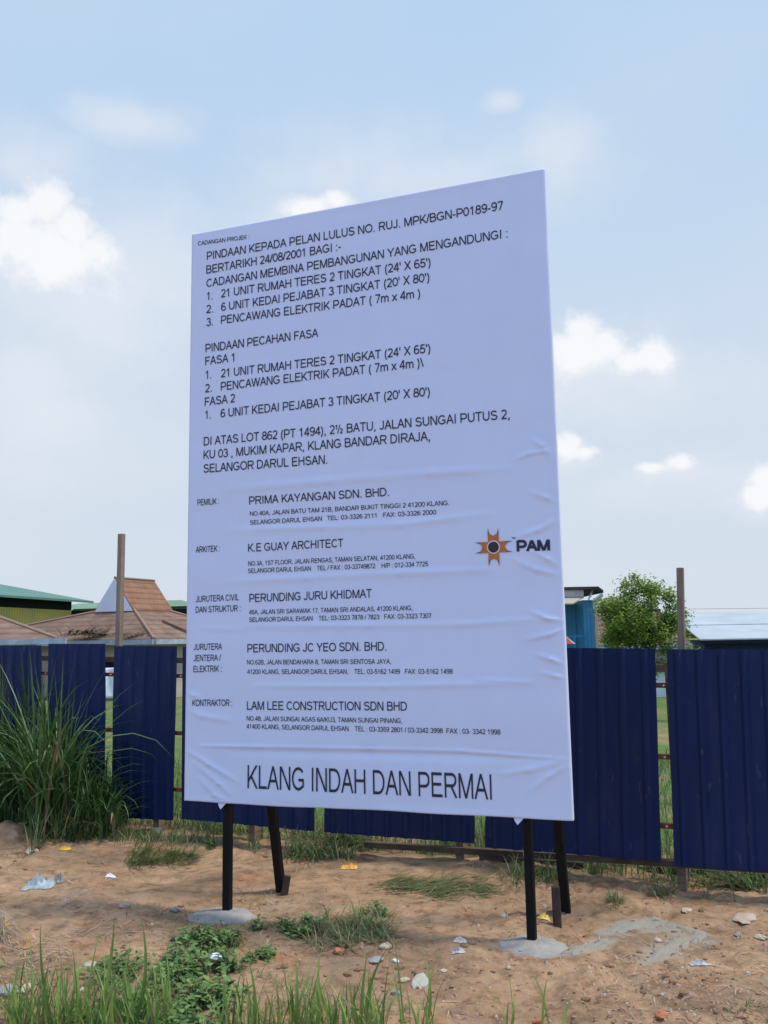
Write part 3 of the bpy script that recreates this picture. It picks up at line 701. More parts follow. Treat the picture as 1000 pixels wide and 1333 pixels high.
# ------------------------------------------------------------------ buildings behind
def P3(px, py, d): return at_depth(px, py, d)
tile = M('brown_tile', (0.165, 0.100, 0.070), 0.85, 0.2, col2=(0.26, 0.175, 0.125), vscale=1.2, bump=0.5, bscale=6)
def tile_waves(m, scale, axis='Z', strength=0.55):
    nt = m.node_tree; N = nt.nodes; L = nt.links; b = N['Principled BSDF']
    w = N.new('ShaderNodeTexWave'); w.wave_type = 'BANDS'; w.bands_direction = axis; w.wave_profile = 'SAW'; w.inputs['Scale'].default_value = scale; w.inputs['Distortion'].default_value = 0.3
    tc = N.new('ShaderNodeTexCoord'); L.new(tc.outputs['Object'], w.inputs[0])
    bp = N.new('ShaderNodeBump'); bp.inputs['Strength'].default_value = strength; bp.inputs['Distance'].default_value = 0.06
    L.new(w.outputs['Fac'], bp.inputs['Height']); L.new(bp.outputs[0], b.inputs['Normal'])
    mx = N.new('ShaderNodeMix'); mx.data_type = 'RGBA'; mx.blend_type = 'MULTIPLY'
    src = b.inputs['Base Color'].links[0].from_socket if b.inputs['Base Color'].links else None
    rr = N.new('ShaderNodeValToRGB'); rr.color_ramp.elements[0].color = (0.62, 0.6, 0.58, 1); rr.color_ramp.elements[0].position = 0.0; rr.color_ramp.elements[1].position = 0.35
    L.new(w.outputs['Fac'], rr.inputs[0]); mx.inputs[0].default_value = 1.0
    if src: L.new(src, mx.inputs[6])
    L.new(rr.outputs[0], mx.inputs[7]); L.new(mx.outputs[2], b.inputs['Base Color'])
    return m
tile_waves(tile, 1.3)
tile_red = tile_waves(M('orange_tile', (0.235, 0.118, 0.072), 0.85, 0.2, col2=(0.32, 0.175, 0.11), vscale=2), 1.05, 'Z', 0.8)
white_m = M('white_paint', (0.72, 0.74, 0.74), 0.7, 0.2, var=0.06, vscale=1)
beige = M('beige_wall', (0.45, 0.40, 0.32), 0.85, 0.2, var=0.12, vscale=0.8)
gutter_m = M('pale_gutter', (0.36, 0.42, 0.47), 0.6, 0.3, var=0.2, vscale=3)
dark_m = M('dark_parts_and_shade', (0.012, 0.014, 0.018), 0.8, 0.1)  # dark parts, and the painted shade under the green warehouse eave

def build_gabled_house():
    D = 48.0; ph = math.radians(25)
    K = P3(175, 794.5, D)
    root = thing('gabled_house', 'low house with brown hipped tile roof under a small white gabled lantern roof', 'house', (K.x, K.y, gz(K.x, K.y)))
    tf = Vector((-math.cos(ph), math.sin(ph), 0)); ts = Vector((math.sin(ph), math.cos(ph), 0))
    zt = K.z-root.location.z; ze = CAMZ+(838-833)*44/FPX-root.location.z
    def W(a, b, z): return tf*a+ts*b+Vector((0, 0, z))           # a: leftwards along the front, b: backwards
    gw, gl, gh = 2.5, 3.0, 1.66
    # main hipped roof
    el, ef, er, eb = 8.5, 2.9, 3.7, 3.5
    top = [W(0, 0, zt), W(gw, 0, zt), W(gw, gl, zt), W(0, gl, zt)]
    eav = [W(-er, -ef, ze), W(gw+el, -ef, ze), W(gw+el, gl+eb, ze), W(-er, gl+eb, ze)]
    mb = MB(); mb.add(top+eav, [(0, 1, 5, 4), (1, 2, 6, 5), (2, 3, 7, 6), (3, 0, 4, 7), (0, 3, 2, 1)]); roof = mb.build('roof', tile, root, recalc=True)
    cap = MB()
    for i in range(4): cap.tube([top[i]+Vector((0, 0, .03)), eav[i]+Vector((0, 0, .04))], 0.075, 6)
    cap.build('hip_cap', M('ridge_tile', (0.33, 0.20, 0.14), 0.85, 0.2), roof)
    # lantern
    gb = MB(); e = 0.02
    gb.add([W(-.06, -.17, zt-.03), W(gw+.06, -.17, zt-.03), W(gw/2, -.17, zt+gh+.10)], [(0, 1, 2)]); gb.build('gable', white_m, root); gb = MB(); gb.add([W(0, gl-e, zt), W(gw, gl-e, zt), W(gw/2, gl-e, zt+gh)], [(2, 1, 0)])
    gb.build('gable', white_m, root)
    lr = MB()
    o = 0.10
    A = W(-o*0.6, -0.15, zt-0.03); B = W(-o*0.6, gl+.15, zt-0.03); R0 = W(gw/2, -0.15, zt+gh+0.03); R1 = W(gw/2, gl+.10, zt+gh+0.03); D0 = W(gw+o*0.6, -0.15, zt-0.03); D1 = W(gw+o*0.6, gl+.15, zt-0.03)
    t = Vector((0, 0, 0.07))
    lr.add([A, B, R1, R0, A+t, B+t, R1+t, R0+t], [(0, 1, 2, 3), (4, 7, 6, 5), (0, 3, 7, 4), (0, 4, 5, 1), (1, 5, 6, 2)])
    lr.add([D0, D1, R1, R0, D0+t, D1+t, R1+t, R0+t], [(3, 2, 1, 0), (5, 6, 7, 4), (4, 7, 3, 0), (1, 5, 4, 0), (2, 6, 5, 1)])
    lan = lr.build('lantern_roof', tile_red, root)
    rc = MB(); rc.tube([R0+t*1.2, R1+t*1.2], 0.07, 6); rc.build('ridge_cap', M('grey_ridge', (0.24, 0.19, 0.16), 0.85, 0.2), lan)
    # a lower wing roof running forward on the right
    wg = MB(); o1, o2 = W(-1.6, .3, zt-.52), W(-er-.35, .6, ze+.03)
    wg.add([o1, W(-1.6, 3.2, zt-.40), W(-er-.30, 5.5, ze+.06), o2, o1-Vector((0, 0, .25)), W(-1.6, 3.2, zt-.65), W(-er-.30, 5.5, ze-.15), o2-Vector((0, 0, .15))], [(0, 1, 2, 3), (4, 7, 6, 5), (0, 3, 7, 4), (3, 2, 6, 7), (2, 1, 5, 6), (1, 0, 4, 5)]); wg.build('wing_roof', tile, root, recalc=True)
    # gutter, walls
    g = MB(); g.bar(W(gw+el, -ef-.05, ze-.13), W(-er, -ef-.05, ze-.13), 0.14, 0.24); g.bar(W(-er-.08, -ef, ze-.13), W(-er-.08, gl+eb, ze-.13), 0.14, 0.24); g.build('gutter', gutter_m, root)
    w = MB(); w.add([W(-er+.6, -ef+.6, -0.3), W(gw+el-.6, -ef+.6, -0.3), W(gw+el-.6, gl+eb-.6, -0.3), W(-er+.6, gl+eb-.6, -0.3)]+[W(-er+.6, -ef+.6, ze+.1), W(gw+el-.6, -ef+.6, ze+.1), W(gw+el-.6, gl+eb-.6, ze+.1), W(-er+.6, gl+eb-.6, ze+.1)],
                    [(0, 1, 5, 4), (1, 2, 6, 5), (2, 3, 7, 6), (3, 0, 4, 7)]); w.build('wall', beige, root, recalc=True)
    for a in (-1.0, 2.0, 5.0):
        w = MB(); w.add([W(a, -ef+.57, 0.9), W(a+1.2, -ef+.57, 0.9), W(a+1.2, -ef+.57, 2.0), W(a, -ef+.57, 2.0)], [(0, 1, 2, 3)])
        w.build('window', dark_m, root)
build_gabled_house()

def build_near_house():
    D = 40.0; K = P3(-22, 796, D)
    root = thing('hipped_house', 'low house under a plain brown hipped tile roof at the far left', 'house', (K.x, K.y, gz(K.x, K.y)))
    zt = K.z-root.location.z; E = P3(74, 831, 36); ex = E.x-K.x; ze = E.z-root.location.z
    mb = MB(); a = Vector((0, 0, zt)); b = Vector((-6, 0, zt)); c = [Vector((ex, -4, ze)), Vector((-10, -4, ze)), Vector((-14, 5, ze)), Vector((ex-8, 5, ze))]
    mb.add([a, b]+c, [(0, 1, 3, 2), (1, 4, 3), (0, 5, 4, 1), (0, 2, 5)]); rf = mb.build('roof', tile, root, recalc=True)
    cp = MB(); cp.tube([a+Vector((0, 0, .03)), c[0]+Vector((0, 0, .03))], .06, 6); cp.tube([a+Vector((0, 0, .03)), b+Vector((0, 0, .03))], .06, 6); cp.build('hip_cap', M('pale_hip_tile', (0.36, 0.25, 0.17), .85, .2), rf)
    g = MB(); g.bar(c[1]+Vector((0, -.08, -.11)), c[0]+Vector((.4, -.08, -.11)), .14, .22); g.build('gutter', gutter_m, root)
    w = MB(); w.add([(x, y, z) for z in (-.3, ze) for x, y in ((-9.5, -3.4), (ex-1.0, -3.4), (ex-8.8, 4.4), (-13, 4.4))], [(0, 1, 5, 4), (1, 2, 6, 5), (2, 3, 7, 6), (3, 0, 4, 7)]); w.build('wall', beige, root, recalc=True)
build_near_house()
def dead_fronds(px, py, d, n, size, label, seed):
    r = random.Random(seed); P = P3(px, py, d); g = MB()
    for k in range(n):
        blade(g, P+Vector((r.gauss(0, size*.6), r.gauss(0, .2), r.gauss(0, .03))), r.choice((0, math.pi))+r.gauss(0, .6), size*r.uniform(.4, 1.1), .10, r.uniform(.6, 1.5), r.uniform(.2, 1.6), 5)
    plant('dead_fronds', label, 'dead leaves', P, (('fronds', g, M('dead_frond', (.16, .12, .085), .9, .1, island=.6)),))

green_roof = M('green_roof_sheet', (0.085, 0.20, 0.155), 0.6, 0.3, var=0.12, vscale=0.4)
green2 = M('pale_green_roof_sheet', (0.16, 0.26, 0.17), 0.6, 0.3, var=0.12, vscale=0.4)
ygreen = M('yellow_green_cladding', (0.34, 0.36, 0.15), 0.7, 0.3, col2=(0.62, 0.46, 0.09), vscale=0.3, detail=2)
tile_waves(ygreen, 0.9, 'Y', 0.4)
def build_green_warehouse():
    e0 = P3(-110, 762, 62); e1 = P3(122, 782, 85); e0.z = e1.z = 5.62
    root = thing('green_warehouse', 'long warehouse with green sheet roof and yellow green wall at the far left', 'warehouse', (e1.x, e1.y, -1.0))
    o = root.location; ax = (e1-e0).normalized(); lf = Vector((-ax.y, ax.x, 0)); pit = math.tan(math.radians(10.8)); Wd = 13
    r0 = e0+lf*Wd+Vector((0, 0, Wd*pit)); r1 = e1+lf*Wd+Vector((0, 0, Wd*pit)); f0 = e0+lf*2*Wd; f1 = e1+lf*2*Wd; t = Vector((0, 0, -.18))
    mb = MB()
    for q in ((e0, e1, r1, r0), (r0, r1, f1, f0)):
        q = [p-o for p in q]; mb.add(q+[p+t for p in q], [(0, 1, 2, 3), (7, 6, 5, 4), (0, 4, 5, 1), (1, 5, 6, 2), (2, 6, 7, 3), (3, 7, 4, 0)])
    mb.build('roof', green_roof, root, recalc=True)
    w0 = e0+lf*1.3; w1 = e1+lf*1.3-ax*1.6; w2 = w1+lf*(2*Wd-2.6); w3 = w0+lf*(2*Wd-2.6)
    w = MB(); b = [Vector((p.x, p.y, -1.2))-o for p in (w0, w1, w2, w3)]; tp = [Vector((p.x, p.y, 4.75))-o for p in (w0, w1, w2, w3)]
    w.add(b+tp, [(0, 1, 5, 4), (1, 2, 6, 5), (2, 3, 7, 6), (3, 0, 4, 7)]); w.build('wall', ygreen, root, recalc=True)
    s = MB(); tq = [Vector((p.x, p.y, 4.75))-o for p in (w0, w1, w2, w3)]; tr = [Vector((p.x, p.y, 5.75))-o for p in (w0, w1, w2, w3)]
    s.add(tq+tr, [(0, 1, 5, 4), (1, 2, 6, 5), (2, 3, 7, 6), (3, 0, 4, 7)]); s.build('eave_shade_band', dark_m, root, recalc=True)  # dark band: shade under the roof overhang, put into the colour
build_green_warehouse()
def build_far_green():
    a = P3(105, 779, 96); b = P3(236, 781, 92); c = P3(252, 795, 92)
    root = thing('far_green_shed', 'pale green roofed shed showing on both sides of the gabled lantern roof', 'shed', (b.x, b.y, -1.0)); o = root.location
    z1, z2 = b.z, c.z+0.3; mb = MB(); A = Vector((a.x, a.y, z1)); B = Vector((b.x, b.y, z1)); A2 = Vector((a.x-3, a.y-5, z2)); B2 = Vector((b.x+2.5, b.y-5, z2)); A3 = Vector((a.x-3, a.y+5, z2)); B3 = Vector((b.x+2.5, b.y+5, z2))
    mb.add([p-o for p in (A, B, B2, A2, B3, A3)], [(0, 1, 2, 3), (1, 0, 5, 4), (1, 4, 2)]); mb.build('roof', green2, root, recalc=True)
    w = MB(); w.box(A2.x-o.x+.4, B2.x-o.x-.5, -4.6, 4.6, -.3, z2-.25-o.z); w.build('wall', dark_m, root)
build_far_green()

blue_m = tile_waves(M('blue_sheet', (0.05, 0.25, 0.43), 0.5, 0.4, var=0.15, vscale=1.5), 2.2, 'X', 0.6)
bleach = M('faded_board', (0.52, 0.46, 0.42), 0.8, 0.2, var=0.15, vscale=2)
def build_blue_shed():
    D = 34.0; R = P3(775, 845, D); T = P3(775, 781, D); Lx = P3(759.5, 800, D).x; F0 = P3(690, 800, D).x
    g = gz(R.x, R.y); root = thing('blue_shed', 'tall blue corrugated sheet shed under a flat rusty dark roof', 'shed', (R.x, R.y, g))
    k = D/FPX; zt = T.z-g
    w = MB(); x1 = 0; x0 = Lx-R.x; xl = F0-R.x
    w.box(x0, x1, 0, 4.5, -.2, zt); w.build('wall', blue_m, root)
    w = MB(); w.box(xl, x0-.01, 1.3, 4.4, -.2, zt-0.1); w.build('recessed_wall', blue_m, root)
    p = MB(); p.box(x1+.02, x1+.12, -.06, .06, -.2, zt+0.05); p.build('corner_post', M('pale_green_post', (.36, .38, .28), .8, .2), root)
    rf = MB(); q = [Vector((xl, -.35, zt+.38)), Vector((x0+.5, -.45, zt+.38)), Vector((x1+.30, -.45, zt+.24)), Vector((x1+.30, 4.8, zt+.24)), Vector((xl, 4.8, zt+.38))]
    t = Vector((0, 0, .10)); rf.add(q+[v+t for v in q], [(4, 3, 2, 1, 0), (5, 6, 7, 8, 9), (0, 1, 6, 5), (1, 2, 7, 6), (2, 3, 8, 7), (3, 4, 9, 8), (4, 0, 5, 9)]); rf.build('roof', M('dark_rusty_sheet', (.05, .04, .038), .7, .3, var=.3, vscale=3), root)
    s = MB(); s.box(xl, x0-.02, -.30, -.22, zt+.12, zt+.37); s.build('fascia_board', bleach, root)
    a = MB(); a.add([(xl, -.26, zt+.12), (x0, -.26, zt+.12), (x0-.55, -.85, zt-.14), (xl, -.85, zt-.14), (xl, -.26, zt+.08), (x0, -.26, zt+.08), (x0-.55, -.85, zt-.18), (xl, -.85, zt-.18)], [(0, 3, 2, 1), (4, 5, 6, 7), (2, 3, 7, 6), (1, 2, 6, 5)]); a.build('awning', M('tan_awning', (.42, .38, .30), .8, .2), root)
    b = MB(); b.bar((x0+.15, -.3, zt), (x1, -.02, zt+.36), .05, .05); b.bar((x1+.02, 0, zt-.25), (x1+.27, -.35, zt+.22), .09, .09); b.bar((x1-.02, -.2, zt-.02), (x1+.25, -.38, zt+.2), .06, .06); b.build('bracket', white_m, root)
    r = MB()
    for xx in (x0-.05, x0-.45, x0-.85): r.bar((xx, -.35, -.2), (xx, -.35, zt-1.30), .04, .04)
    for zz in (zt-1.33, zt-1.80): r.bar((x0-1.3, -.35, zz), (x0, -.35, zz), .035, .035)
    r.build('railing', blue_m, root)
build_blue_shed()
def build_parasol():
    P = P3(735, 842, 30); g = gz(P.x, P.y); root = thing('red_parasol', 'small red and white sunshade in front of the blue shed', 'parasol', (P.x, P.y, g))
    z = P3(744, 826, 30).z-g; n = 8; mb = MB(); wh = MB()
    for k in range(n):
        a0, a1 = 2*math.pi*k/n, 2*math.pi*(k+1)/n; tgt = wh if k % 4 == 3 else mb
        tgt.add([(0, 0, z), (.36*math.cos(a0), .36*math.sin(a0), z-.30), (.36*math.cos(a1), .36*math.sin(a1), z-.30)], [(0, 1, 2)])
    mb.build('canopy', M('red_cloth', (.36, .06, .05), .8, .2), root); wh.build('pale_gore', bleach, root)
    p = MB(); p.tube([(0, 0, -.1), (0, 0, z-.02)], .02, 8); p.build('pole', gutter_m, root)
build_parasol()
def build_brown_roof():
    D = 46; root = thing('brown_roofed_house', 'house with a brown tile roof half hidden behind the round tree', 'house', (P3(790, 845, D).x, D, -1.0)); o = root.location
    l, r = P3(770, 797, D), P3(860, 800, D); e1 = P3(762, 840, 43); e2 = P3(900, 842, 43)
    mb = MB(); mb.add([Vector((l.x, D, l.z))-o, Vector((r.x, D, l.z))-o, Vector((e2.x, 43, e1.z))-o, Vector((e1.x, 43, e1.z))-o, Vector((e2.x, D+3, e1.z))-o, Vector((e1.x, D+3, e1.z))-o], [(0, 3, 2, 1), (0, 1, 4, 5), (1, 2, 4), (0, 5, 3)]); rf = mb.build('roof', tile, root, recalc=True)
    c = MB(); c.tube([Vector((l.x, D, l.z+.04))-o, Vector((r.x, D, l.z+.04))-o], .09, 6); c.build('ridge_cap', dark_m, rf)
    g = MB(); g.box(e1.x-o.x, e2.x-o.x, -3.2, -3.02, e1.z-o.z-.24, e1.z-o.z); g.build('gutter', gutter_m, root)
    w = MB(); w.box(e1.x-o.x+.5, e2.x-o.x-.5, -2.5, 2.6, -.3, e1.z-o.z); w.build('wall', beige, root)
build_brown_roof()
zinc = M('pale_zinc_roof', (0.40, 0.45, 0.47), 0.6, 0.3, var=0.10, vscale=0.5, stretch=(1, 1, 4))
navywall = M('navy_wall', (0.018, 0.026, 0.06), 0.7, 0.2, var=.2, vscale=.5)
def build_zinc_warehouse():
    D = 62; a = P3(870, 799, D); e = P3(880, 832.5, D-6); r = P3(1120, 800, D)
    root = thing('pale_roofed_warehouse', 'low warehouse with a long pale zinc roof and navy wall at right', 'warehouse', (e.x, e.y, -1.05)); o = root.location
    zr, ze = a.z, e.z; x0, x1 = a.x, r.x+8
    mb = MB()
    for m in ((0, 0.5), (0.5, 1)):
        p = [Vector((x0, D-6*(1-t), ze+(zr-ze)*t+(0.05 if m[0] else 0)))-o for t in m]; q = [Vector((x1, D-6*(1-t), ze+(zr-ze)*t+(0.05 if m[0] else 0)))-o for t in m]
        mb.add([p[0], q[0], q[1], p[1]]+[v-Vector((0, 0, .08)) for v in (p[0], q[0], q[1], p[1])], [(0, 1, 2, 3), (7, 6, 5, 4), (0, 4, 5, 1), (1, 5, 6, 2), (2, 6, 7, 3), (3, 7, 4, 0)])
    mb.add([Vector((x0, D+.02, zr))-o, Vector((x1, D+.02, zr))-o, Vector((x1, D+6, ze))-o, Vector((x0, D+6, ze))-o], [(3, 2, 1, 0)])
    mb.build('roof', zinc, root)
    w = MB(); w.box(x0-o.x+.4, x1-o.x-.4, .5, 11.5, -.2, ze-o.z-.12); w.build('wall', navywall, root)
    f = MB(); f.box(x0-o.x, x1-o.x, -.06, .0, ze-o.z-.30, ze-o.z-.085); f.build('fascia', dark_m, root)
build_zinc_warehouse()
def build_low_shed():
    D = 41; a = P3(838, 884, D); b = P3(912, 884, D); root = thing('low_white_shed', 'low white shed seen through the gap beside the right fence sheets', 'shed', (b.x, b.y, gz(b.x, b.y))); g = root.location.z
    w = MB(); w.box(a.x-b.x, 0.6, 0, 2, -.1, P3(860, 872, D).z-g); w.build('wall', white_m, root)
    d = MB(); zz = P3(860, 876, D).z-g
    xx = P3(868, 880, D).x-b.x; d.box(xx, xx+.55, -.03, .02, 0, zz-.1); d.build('door', dark_m, root)
    r = MB(); r.box(a.x-b.x-.2, .8, -.3, 2.2, P3(860, 872, D).z-g+.005, P3(860, 867, D).z-g); r.build('roof', M('brown_eave', (.16, .12, .09), .8, .2), root)
    # pale rag pile on the grass of the lot
build_low_shed()
def build_truck():
    D = 24.0; a = P3(134, 905, D); b = P3(152, 868, D)
    root = thing('white_tarpaulin', 'white tarpaulin stretched on posts, seen through the second gap of the fence', 'tarpaulin', (a.x, D, gz(a.x, D))); g = root.location.z
    w = MB(); x0, x1 = -.75, .75; nx, nz_ = 16, 12; z0, z1 = P3(140, 906, D).z-g, P3(140, 867, D).z-g
    for j in range(nz_+1):
        for i in range(nx+1):
            x = x0+(x1-x0)*i/nx; z = z0+(z1-z0)*j/nz_; w.v.append((x, .06*math.sin(x*9+z*4), z-.05*math.sin(math.pi*i/nx)))
    w.f = [(j*(nx+1)+i, j*(nx+1)+i+1, (j+1)*(nx+1)+i+1, (j+1)*(nx+1)+i) for j in range(nz_) for i in range(nx)]
    o = w.build('sheet', white_m, root, smooth=True); o.modifiers.new('thickness', 'SOLIDIFY').thickness = .01
    for x in (x0, x1):
        p = MB(); p.bar((x, .08, -.2), (x, .08, z1+.05), .06, .06); p.build('pole', stake_m, root)
build_truck()
def build_wires():
    m = M('cable', (.05, .05, .055), .7, .2)
    for k, (ya, yb) in enumerate(((788, 787), (794, 793))):
        a = P3(290, ya+6, 90); b = P3(1450, yb-2, 78); mb = MB(); pts = []
        for i in range(17):
            t = i/16; p = a.lerp(b, t); p.z -= .25*math.sin(math.pi*t); pts.append(p)
        mb.tube(pts, .014, 5); o = mb.build('overhead_cable', m)
        tag(o, ('upper' if k == 0 else 'lower')+' thin overhead cable above the pale zinc roof', 'cable', 'cables above the zinc roof')
build_wires()

# ------------------------------------------------------------------ plants
def blade(mb, p, ang, length, width, lean, curve, seg=6, twist=0.0):
    # arching ribbon with a shallow fold
    d = Vector((math.cos(ang), math.sin(ang), 0)); side = Vector((-d.y, d.x, 0))
    pts = []; th = lean; q = Vector(p); ds = length/seg; k0 = len(mb.v)
    for i in range(seg+1):
        t = i/seg; w = width*(0.55+0.9*t if t < 0.35 else 0.865*(1-((t-.35)/.65)**1.7)+0.0)
        w = max(w, width*0.03); f = side*math.cos(twist*t)+Vector((0, 0, 1))*math.sin(twist*t)
        nrm = Vector((-math.cos(th)*d.x, -math.cos(th)*d.y, math.sin(th)))
        mb.v += [tuple(q-f*w/2), tuple(q-nrm*w*0.16), tuple(q+f*w/2)]
        q = q+(d*math.sin(th)+Vector((0, 0, 1))*math.cos(th))*ds
        th += curve/seg*(0.5+1.2*t)
    for i in range(seg):
        a = k0+i*3; mb.f += [(a, a+1, a+4, a+3), (a+1, a+2, a+5, a+4)]
tall_m = M('tall_grass_blade', (0.055, 0.135, 0.036), 0.42, 0.55, island=0.6, transl=0.22)
dry_m = M('dry_grass_blade', (0.26, 0.21, 0.12), 0.8, 0.2, island=0.35, transl=0.15)
lawn_m = M('short_grass_blade', (0.145, 0.215, 0.080), 0.6, 0.3, island=0.45, transl=0.25)
fore_m = M('fresh_grass_blade', (0.19, 0.315, 0.075), 0.5, 0.4, island=0.40, transl=0.35)
leaf_m = M('weed_leaf', (0.13, 0.235, 0.070), 0.6, 0.35, island=0.45, transl=0.25)

def plant(name, label, cat, origin, parts, group=None):
    root = thing(name, label, cat, origin, 0, group)
    for nm, mb, mat in parts:
        if mb.v:
            mb.v = [(x-origin[0], y-origin[1], z-origin[2]) for x, y, z in mb.v]; o = mb.build(nm, mat, root, smooth=True); o['kind'] = 'stuff'
    return root

def build_tall_grass():
    r = random.Random(5); g = MB(); dr = MB(); st = MB()
    O = gp(55, 1088)
    for k in range(2700):
        # blades rise from the strip of ground in front of the fence
        px = r.gauss(42, 62); px = max(-120, min(148, px)) if r.random() < .85 else r.uniform(60, 140); py = r.uniform(1056, 1092) if px > 42 else r.uniform(1050, 1076)
        P = gp(px, py)
        if fence_side(P.x, P.y) > -0.06: continue
        edge = max(0.0, (px-60)/85.0); hh = (1.78-1.15*min(1, edge)**0.8)*r.uniform(0.45, 1.0)
        a = r.uniform(0, 6.283)
        if r.random() < 0.35: a = -math.pi/2+r.gauss(0, 0.9)
        lean = abs(r.gauss(0.10, 0.14)); cv = r.choice([r.uniform(0.1, 0.6), r.uniform(0.8, 1.9), r.uniform(1.6, 2.9), r.uniform(1.6, 2.9)])
        mb = dr if r.random() < 0.04 else g
        blade(mb, P, a, hh, r.uniform(0.013, 0.032), lean, cv, 8, r.uniform(-.5, .5))
    for k in range(700):
        px = r.uniform(38, 165); py = r.uniform(1078, 1098)-max(0, px-110)*0.2
        P = gp(px, py); blade(g if r.random() < .8 else dr, P, r.uniform(0, 6.283), r.uniform(.15, .55), r.uniform(.005, .011), r.uniform(.1, .9), r.uniform(.2, 1.8), 6)
    for px, py, dx, L_ in ((96, 1090, 1, .75), (60, 1088, -1, .9), (125, 1082, 1, .85), (140, 1080, 1, .7), (30, 1090, 1, 1.1), (110, 1088, -1, .8), (135, 1076, 1, .95), (90, 1070, 1, 1.35), (75, 1068, 1, 1.45), (110, 1075, 1, 1.15), (20, 1075, -1, 1.4), (150, 1085, 1, .5)):
        P = gp(px, py); blade(g, P, (0.1 if dx > 0 else math.pi-.1)+r.uniform(-.5, .5), L_, .016, .22, 1.6, 10, .4)
    plant('tall_grass_clump', 'tall dark green grass clump growing in front of the fence at left', 'grass', O, (('blades', g, tall_m), ('dry_blades', dr, dry_m)))
build_tall_grass()

def tuft(name, label, region, n, hmin, hmax, wmin, wmax, mat, cat='grass', dry=0.1, lean=(0.1, 1.0), curve=(0.2, 1.6), dirv=None, seed=0, group=None, density=None):
    r = random.Random(seed+hash(label) % 1 + len(label)*17); g = MB(); dr = MB()
    x0, x1, y0, y1 = region; O = gp((x0+x1)/2, (y0+y1)/2)
    cl = [(r.uniform(x0, x1), r.uniform(y0, y1)) for _ in range(max(3, n//28))]
    for k in range(int(n*1.35)):
        c = r.choice(cl); px = r.gauss(c[0], (x1-x0)*.09); py = r.gauss(c[1], (y1-y0)*.14)
        P = gp(px, py)
        if -0.07 < fence_side(P.x, P.y) < 0.16: continue
        P.z -= .004
        a = r.uniform(0, 6.283) if dirv is None else r.gauss(dirv, .5)
        blade(dr if r.random() < dry*.8 else g, P, a, r.uniform(hmin, hmax)*1.1, r.uniform(wmin, wmax)*1.45, r.uniform(*lean), r.uniform(*curve), 5)
    return plant(name, label, cat, O, (('blades', g, mat), ('dry_blades', dr, dry_m)), group)
def weeds(name, label, region, n, size, hmax, group=None, seed=1):
    r = random.Random(seed); g = MB(); st = MB(); x0, x1, y0, y1 = region; O = gp((x0+x1)/2, (y0+y1)/2)
    cl = [(r.uniform(x0, x1), r.uniform(y0, y1)) for _ in range(max(4, n//45))]
    for k in range(n):
        c = r.choice(cl); P = gp(r.gauss(c[0], (x1-x0)*.08), r.gauss(c[1], (y1-y0)*.08))
        h = r.uniform(.006, hmax)*r.random()**.4; a = r.uniform(0, 6.283); L_ = size*r.uniform(.55, 1.25); w = L_*r.uniform(.42, .62); tl = r.uniform(-.2, .75)
        d = Vector((math.cos(a)*math.cos(tl), math.sin(a)*math.cos(tl), math.sin(tl))); s = Vector((-math.sin(a), math.cos(a), 0)); nrm = s.cross(d)*-1
        b = P+Vector((r.gauss(0, .012), r.gauss(0, .012), h)); k0 = len(g.v)
        g.v += [tuple(b), tuple(b+d*L_*.35-s*w/2+nrm*w*.12), tuple(b+d*L_*.38), tuple(b+d*L_*.35+s*w/2+nrm*w*.12), tuple(b+d*L_*.75-s*w*.32+nrm*w*.05-Vector((0, 0, L_*.06))), tuple(b+d*L_*.75+s*w*.32+nrm*w*.05-Vector((0, 0, L_*.06))), tuple(b+d*L_-Vector((0, 0, L_*.18)))]
        g.f += [(k0, k0+2, k0+1), (k0, k0+3, k0+2), (k0+1, k0+2, k0+6, k0+4), (k0+2, k0+3, k0+5, k0+6)]
        if r.random() < .4: st.tube([P-Vector((0, 0, .01)), (P+b)/2+Vector((r.gauss(0, .004), r.gauss(0, .004), 0)), b], .0012, 3)
    return plant(name, label, 'weeds', O, (('leaves', g, leaf_m), ('stems', st, lawn_m)), group)

tuft('grass_strip', 'low green grass strip along the foot of the fence beside the tall clump', (140, 320, 1072, 1097), 1500, .05, .16, .003, .007, lawn_m, seed=1)
tuft('grass_tuft', 'flattened green grass tuft on bare dirt below the tall clump', (165, 245, 1106, 1128), 500, .07, .20, .003, .007, lawn_m, lean=(.7, 1.35), curve=(.1, .8), dirv=-.4, seed=2)
tuft('grass_tuft', 'green grass tuft at the fence foot between the left leg and left brace', (318, 350, 1085, 1112), 180, .04, .14, .003, .006, lawn_m, seed=3)
tuft('grass_tuft', 'thick drooping grass tuft at the fence foot right of the left brace', (372, 488, 1090, 1116), 900, .08, .26, .004, .009, lawn_m, lean=(.3, 1.2), curve=(.4, 1.6), seed=4)
tuft('cut_grass', 'flat patch of cut greyish grass lying on dirt between the two braces', (495, 620, 1146, 1168), 850, .08, .24, .003, .006, lawn_m, dry=.38, lean=(1.32, 1.56), curve=(-.1, .25), dirv=.1, seed=5)
tuft('grass_tuft', 'green grass tuft below the fence left of the right front leg', (560, 625, 1098, 1120), 420, .05, .17, .003, .007, lawn_m, seed=6)
tuft('grass_tuft', 'green grass tuft just behind the right front leg', (650, 735, 1112, 1146), 650, .06, .22, .003, .008, lawn_m, dry=.18, lean=(.3, 1.3), seed=7)
tuft('grass_tuft', 'sparse grass tuft under the fence right of the right brace', (745, 790, 1118, 1136), 160, .05, .15, .003, .006, lawn_m, dry=.3, seed=8)
tuft('grass_tuft', 'grey green grass tuft beside the fence post under the right sheets', (852, 925, 1148, 1166), 380, .05, .16, .003, .007, lawn_m, dry=.35, lean=(.5, 1.3), seed=9)
